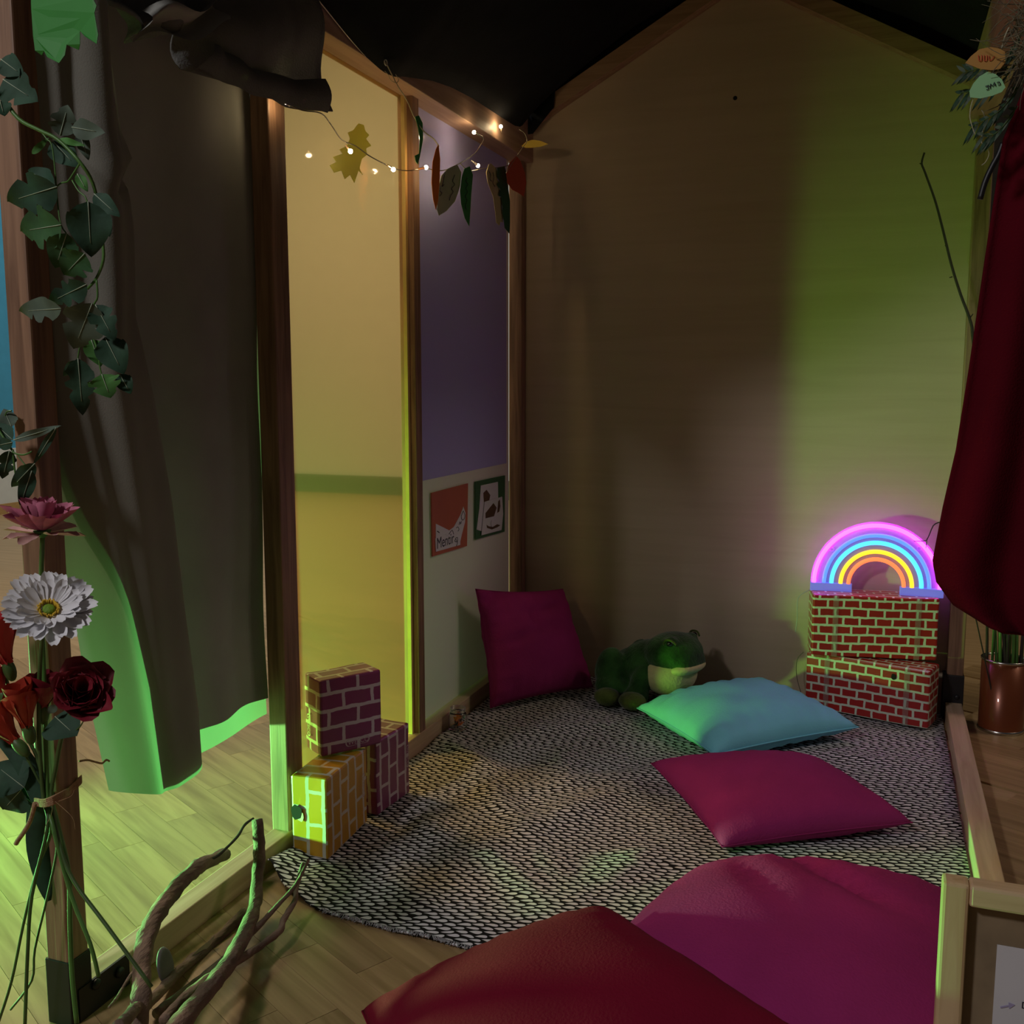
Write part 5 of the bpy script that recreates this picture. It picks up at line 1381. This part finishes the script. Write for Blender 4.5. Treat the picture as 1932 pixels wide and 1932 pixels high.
for pts in ([(-1.1748, 2.7781, 0.6195), (-1.1748, 2.7902, 0.6067), (-1.1748, 2.7859, 0.5943), (-1.1748, 2.7695, 0.5932), (-1.1748, 2.7615, 0.6054), (-1.1748, 2.7781, 0.6195)], [(-1.1748, 2.7449, 0.5819), (-1.1748, 2.7531, 0.5904), (-1.1748, 2.7571, 0.5819), (-1.1748, 2.7653, 0.5905)], [(-1.1748, 2.7248, 0.5750), (-1.1748, 2.7368, 0.5766), (-1.1748, 2.7447, 0.5675), (-1.1748, 2.7366, 0.5638)], [(-1.1748, 2.6698, 0.5637), (-1.1748, 2.6932, 0.5730), (-1.1748, 2.7047, 0.5587)]):
    mesh('lettering', tubevf(pts, 0.0010, 0.0010, 4, 2), M['ink'], sl3)
f2_ = mesh('folder', prism([(-1.1805, 2.8816, 0.6982), (-1.1805, 3.1436, 0.6957), (-1.1805, 3.1380, 0.5065), (-1.1805, 2.8793, 0.5171)], (1, 0, 0), 0.004), M['folder_green'], smooth=False)
tag(f2_, 'green card pocket holding picture cards pinned to the white panel', 'pocket')
cb = tag(mesh('picture_card', prism([(-1.1760, 2.9231, 0.6828), (-1.1760, 3.0722, 0.6809), (-1.1760, 3.0767, 0.5911), (-1.1760, 3.0666, 0.5289), (-1.1760, 2.9261, 0.5377), (-1.1760, 2.8862, 0.5482), (-1.1760, 2.9090, 0.6106)], (1, 0, 0), 0.0008), M['paper'], smooth=False), 'back picture card with a grey brown shape in the green pocket', 'picture card', 'cards in the green pocket')
mesh('drawing', prism([(-1.1748, 2.9423, 0.6575), (-1.1748, 2.9697, 0.6649), (-1.1748, 3.0020, 0.6445), (-1.1748, 2.9926, 0.6284), (-1.1748, 2.9466, 0.6283)], (1, 0, 0), 0.0002), M['brown_ink'], cb, smooth=False)
cf = tag(mesh('picture_card', prism([(-1.1735, 2.9478, 0.6282), (-1.1735, 3.1048, 0.6286), (-1.1735, 3.1145, 0.5690), (-1.1735, 3.0994, 0.5175), (-1.1735, 2.9197, 0.5252)], (1, 0, 0), 0.0008), M['paper'], smooth=False), 'front picture card with brown drawings in the green pocket', 'picture card', 'cards in the green pocket')
mesh('drawing', prism([(-1.1725, 2.9541, 0.5919), (-1.1725, 3.0243, 0.6164), (-1.1725, 3.0529, 0.5975), (-1.1725, 3.0288, 0.5725), (-1.1725, 2.9540, 0.5749)], (1, 0, 0), 0.0002), M['brown_ink'], cf, smooth=False)
mesh('drawing', prism([(-1.1725, 3.0676, 0.6168), (-1.1725, 3.0823, 0.6223), (-1.1725, 3.0871, 0.5988), (-1.1725, 3.0772, 0.5824), (-1.1725, 3.0577, 0.5794)], (1, 0, 0), 0.0002), M['brown_ink'], cf, smooth=False)
mesh('drawing', prism([(-1.1725, 2.9629, 0.5533), (-1.1725, 2.9814, 0.5457), (-1.1725, 3.0190, 0.5390), (-1.1725, 3.0575, 0.5426), (-1.1725, 3.0869, 0.5352), (-1.1725, 3.0574, 0.5321), (-1.1725, 3.0095, 0.5316), (-1.1725, 2.9675, 0.5424)], (1, 0, 0), 0.0002), M['brown_ink'], cf, smooth=False)
mesh('drawing', tubevf([(-1.1725, 3.0048, 0.5409), (-1.1725, 3.0002, 0.5519), (-1.1725, 3.0050, 0.5616)], 0.0008, 0.0008, 4, 1), M['brown_ink'], cf)

# ================================================================== TIN WITH STEMS, TWIGS AT THE RIGHT
tc_ = V(((0.302 + 0.422) / 2, 3.155, 0.0))
tin = thing('tin_can', 'rust orange tin can with silver rim holding green stems beside the right beam', 'tin can', tc_)
mesh('can', lathevf([(0.060, 0.004), (0.0615, 0.008), (0.0605, 0.012), (0.0605, 0.208), (0.0575, 0.208), (0.0575, 0.014), (0.001, 0.012)], tc_, 40, False), M['tin'], tin)
mesh('rim', lathevf([(0.0605, 0.206), (0.0628, 0.208), (0.0628, 0.213), (0.058, 0.213), (0.0575, 0.206)], tc_, 40, False), M['tin_rim'], tin)
mesh('base_rim', lathevf([(0.0605, 0.0), (0.063, 0.0), (0.063, 0.008), (0.0605, 0.010)], tc_, 40, False), M['tin_rim'], tin)
for k in range(16):
    a = 2 * PI * k / 16; r = random.uniform(0.015, 0.046)
    b_ = tc_ + V((math.cos(a) * r, math.sin(a) * r, 0.02))
    t_ = b_ + V((math.cos(a) * random.uniform(-0.02, 0.03), math.sin(a) * 0.02, random.uniform(0.27, 0.40)))
    mesh('stem', tubevf([b_, b_.lerp(t_, 0.5) + V((0.004, 0, 0)), t_], 0.0045, 0.004, 8), M['stem'] if k % 4 else M['twig'], tin)
tg = tag(mesh('twig', tubevf([tc_ + V((0.02, -0.02, 0.03)), (0.2937, 3.0800, 0.7426), (0.2279, 3.0600, 1.0922), (0.2161, 3.0600, 1.1640), (0.1855, 3.0600, 1.2432), (0.1583, 3.0500, 1.3212), (0.1306, 3.0500, 1.4210), (0.1083, 3.0500, 1.4952), (0.0793, 3.0500, 1.5711), (0.0701, 3.0500, 1.5955), (0.0755, 3.0500, 1.6229)], 0.0048, 0.0026, 7), M['twig']), 'long bare twig standing in front of the plywood wall at the right', 'twig')
for pts in ([(0.0702, 3.0500, 1.5927), (0.0647, 3.0500, 1.5958)], [(0.1630, 3.0600, 1.2908), (0.1552, 3.0600, 1.2883)], [(0.2127, 3.0600, 1.1784), (0.2201, 3.0600, 1.1896)], [(0.1397, 3.0500, 1.3728), (0.1448, 3.0500, 1.3767)]):
    mesh('bud', tubevf(pts, 0.0018, 0.0012, 5, 1), M['twig'], tg)
tg2 = tag(mesh('twig', tubevf([tc_ + V((-0.01, -0.03, 0.03)), (0.2529, 3.0600, 0.4133), (0.1884, 3.0500, 0.5925), (0.1527, 3.0400, 0.6101), (0.1365, 3.0400, 0.5732), (0.1288, 3.0400, 0.5606), (0.0984, 3.0400, 0.5575)], 0.0022, 0.001, 6), M['twig']), 'short forked twig in front of the rainbow lamp', 'twig')
mesh('fork', tubevf([(0.1327, 3.0400, 0.5669), (0.1320, 3.0400, 0.5517), (0.1312, 3.0400, 0.5396)], 0.0012, 0.0008, 5), M['twig'], tg2)

# dried foliage and paper leaves at the right post
strands = []
rs = random.Random(3)
for k in range(520):
    z = rs.uniform(1.47, 1.82)
    cx = 0.172 + 0.05 * rs.random() + (0.01 if z > 1.6 else -0.005)
    p = V((cx, 1.80 + rs.uniform(-0.05, 0.05), z))
    d = V((rs.uniform(-1, 0.5), rs.uniform(-0.6, 0.6), rs.uniform(-0.9, 0.8))).normalized()
    L = rs.uniform(0.02, 0.085)
    q = p + d * L
    m_ = p.lerp(q, 0.5) + V((rs.uniform(-1, 1), rs.uniform(-1, 1), rs.uniform(-1, 1))) * 0.012
    strands.append(tubevf([p, m_, q], rs.uniform(0.0006, 0.0016), 0.0004, 4, 3))
fol = mesh('dried_foliage', join(*strands), M['straw'])
tag(fol, 'tangle of dried grass and moss hanging from the right post', 'dried foliage', kind='stuff')
fern = thing('fern_sprig', 'dark green drooping sprigs in the dried tangle at the right post', 'sprig', (0.2, 1.82, 1.42))
for pts, n_ in (([(0.1837, 1.8600, 1.4740), (0.1587, 1.8600, 1.4397), (0.1362, 1.8600, 1.4252), (0.1132, 1.8600, 1.4148)], 9), ([(0.1651, 1.8400, 1.4946), (0.1381, 1.8400, 1.5014), (0.1136, 1.8400, 1.4983), (0.0959, 1.8400, 1.4952)], 8), ([(0.1809, 1.8400, 1.5487), (0.1604, 1.8400, 1.5111), (0.1469, 1.8400, 1.4804)], 7), ([(0.1797, 1.8400, 1.4370), (0.1622, 1.8400, 1.4102), (0.1454, 1.8400, 1.3953), (0.1281, 1.8400, 1.4008)], 8), ([(0.1832, 1.8600, 1.5225), (0.1491, 1.8600, 1.4733), (0.1103, 1.8600, 1.4713), (0.0962, 1.8600, 1.4693)], 9)):
    P_ = smooth_path(pts, 5)
    mesh('stalk', tubevf(pts, 0.0012, 0.0006, 5), M['stem_dark'], fern)
    for i in range(1, n_ + 1):
        p = P_[int(i / (n_ + 1) * (len(P_) - 1))]
        for s_ in (-1, 1):
            tdir = (P_[-1] - P_[0]).normalized()
            q = p + tdir * 0.018 + V((0.003 * s_, 0, 0.016 * s_ - 0.004))
            leaf(fern, p, q, 0.0028, M['leaf_dark'] if i % 2 else M['leaf_grey'], vein=False, nl=5, nw=2)
def pl_plain(label, pts, mat, scrib):
    o = pleaf_obj(label, pts, (0, -1, 0), mat, None, 'paper leaves at the right post')
    for s_ in scrib:
        mesh('handwriting', tubevf(s_, 0.0007, 0.0007, 4, 2), M['ink'] if mat == 'p_mint' else M['p_red'], o)
pl_plain('amber paper leaf with red handwriting in the dried tangle', [(0.0976, 1.8000, 1.4991), (0.1055, 1.8000, 1.5086), (0.1171, 1.8000, 1.5176), (0.1320, 1.8000, 1.5191), (0.1457, 1.8000, 1.5153), (0.1534, 1.8000, 1.5098), (0.1550, 1.8000, 1.4939), (0.1488, 1.8000, 1.4852), (0.1354, 1.8000, 1.4842), (0.1186, 1.8000, 1.4882)], 'p_amber',
         ([(0.1158, 1.7970, 1.5082), (0.1170, 1.7970, 1.5002), (0.1208, 1.7970, 1.4998), (0.1204, 1.7970, 1.5077)], [(0.1241, 1.7970, 1.5073), (0.1246, 1.7970, 1.4994), (0.1283, 1.7970, 1.4990), (0.1279, 1.7970, 1.5069)], [(0.1310, 1.7970, 1.5058), (0.1321, 1.7970, 1.4986), (0.1358, 1.7970, 1.4998), (0.1385, 1.7970, 1.5042)]))
pl_plain('mint green paper leaf with handwriting below the amber one', [(0.1066, 1.7900, 1.4440), (0.1053, 1.7900, 1.4536), (0.1101, 1.7900, 1.4642), (0.1186, 1.7900, 1.4744), (0.1288, 1.7900, 1.4797), (0.1410, 1.7900, 1.4754), (0.1504, 1.7900, 1.4666), (0.1562, 1.7900, 1.4543), (0.1514, 1.7900, 1.4477), (0.1382, 1.7900, 1.4434), (0.1219, 1.7900, 1.4410)], 'p_mint',
         ([(0.1275, 1.7870, 1.4578), (0.1326, 1.7870, 1.4589), (0.1304, 1.7870, 1.4583), (0.1322, 1.7870, 1.4534), (0.1292, 1.7870, 1.4529)], [(0.1344, 1.7870, 1.4540), (0.1348, 1.7870, 1.4610), (0.1380, 1.7870, 1.4568), (0.1399, 1.7870, 1.4629), (0.1417, 1.7870, 1.4572)], [(0.1437, 1.7870, 1.4617), (0.1465, 1.7870, 1.4630), (0.1483, 1.7870, 1.4589), (0.1453, 1.7870, 1.4584)]))
tag(mesh('string', tubevf([(0.1126, 1.8000, 1.4443), (0.1094, 1.8000, 1.4335), (0.1087, 1.8000, 1.4175), (0.1126, 1.8000, 1.4027), (0.1179, 1.8000, 1.3886)], 0.0009, 0.0007, 5), M['pale_string']), 'pale string dangling under the mint paper leaf', 'string')
tag(mesh('string', tubevf([(0.1320, 1.9000, 1.4493), (0.1364, 1.9000, 1.4405), (0.1358, 1.9000, 1.4220), (0.1347, 1.9000, 1.3984), (0.1414, 1.9000, 1.3919), (0.1470, 1.9000, 1.3788), (0.1428, 1.9000, 1.3663), (0.1367, 1.9000, 1.3608)], 0.001, 0.0008, 5), M['pale_string']), 'pale string looping down beside the black strap', 'string')
tag(mesh('string', tubevf([(0.1573, 1.8000, 1.5452), (0.1540, 1.8000, 1.5378), (0.1503, 1.8000, 1.5257), (0.1481, 1.8000, 1.5119)], 0.0012, 0.001, 5), M['pale_string']), 'knotted pale string above the amber paper leaf', 'string')

# ================================================================== PICTURE FRAME
FYp = 1.30
fa = V((0.095, 1.30, 0.0)); 
pf = thing('notice_board', 'pine picture frame standing on the floor with fibreboard back and white sheet', 'notice board', (0.245, 1.31, 0))
W0, W1, ZT, BW = 0.095, 0.405, 0.3905, 0.0305
zo = 0.007
box('frame_side', (W0, 1.285, zo), (W0 + BW, 1.315, ZT), M['frame_pine'], pf, 0.004)
box('frame_side', (W1 - BW, 1.285, zo), (W1, 1.315, ZT), M['frame_pine'], pf, 0.004)
box('frame_top', (W0 + BW, 1.285, ZT - BW * 0.9), (W1 - BW, 1.315, ZT), M['frame_pine_x'], pf, 0.004)
box('frame_bottom', (W0 + BW, 1.285, zo), (W1 - BW, 1.315, zo + BW), M['frame_pine_x'], pf, 0.004)
mesh('backboard', boxvf((W0 + BW * 0.6, 1.304, zo + BW * 0.6), (W1 - BW * 0.6, 1.309, ZT - BW * 0.6)), M['mdf'], pf, smooth=False)
sx = 0.1615
sh = mesh('paper_sheet', boxvf((sx, 1.3025, 0.06), (W1 - BW - 0.03, 1.3035, 0.312)), M['paper'], pf, smooth=False)
ar = [(0.1692, 1.3020, 0.2320), (0.1784, 1.3020, 0.2362), (0.1782, 1.3020, 0.2397), (0.1855, 1.3020, 0.2378), (0.1793, 1.3020, 0.2314), (0.1786, 1.3020, 0.2341), (0.1699, 1.3020, 0.2300)]
mesh('printed_arrow', prism(ar, (0, -1, 0), 0.0004), M['lilac_ink'], sh, smooth=False)
text('lettering', 'D', 0.0125, (0.1921, 1.3020, 0.2351), (1, 0, 0), (0, 0, 1), M['ink'], sh, 0.0002)
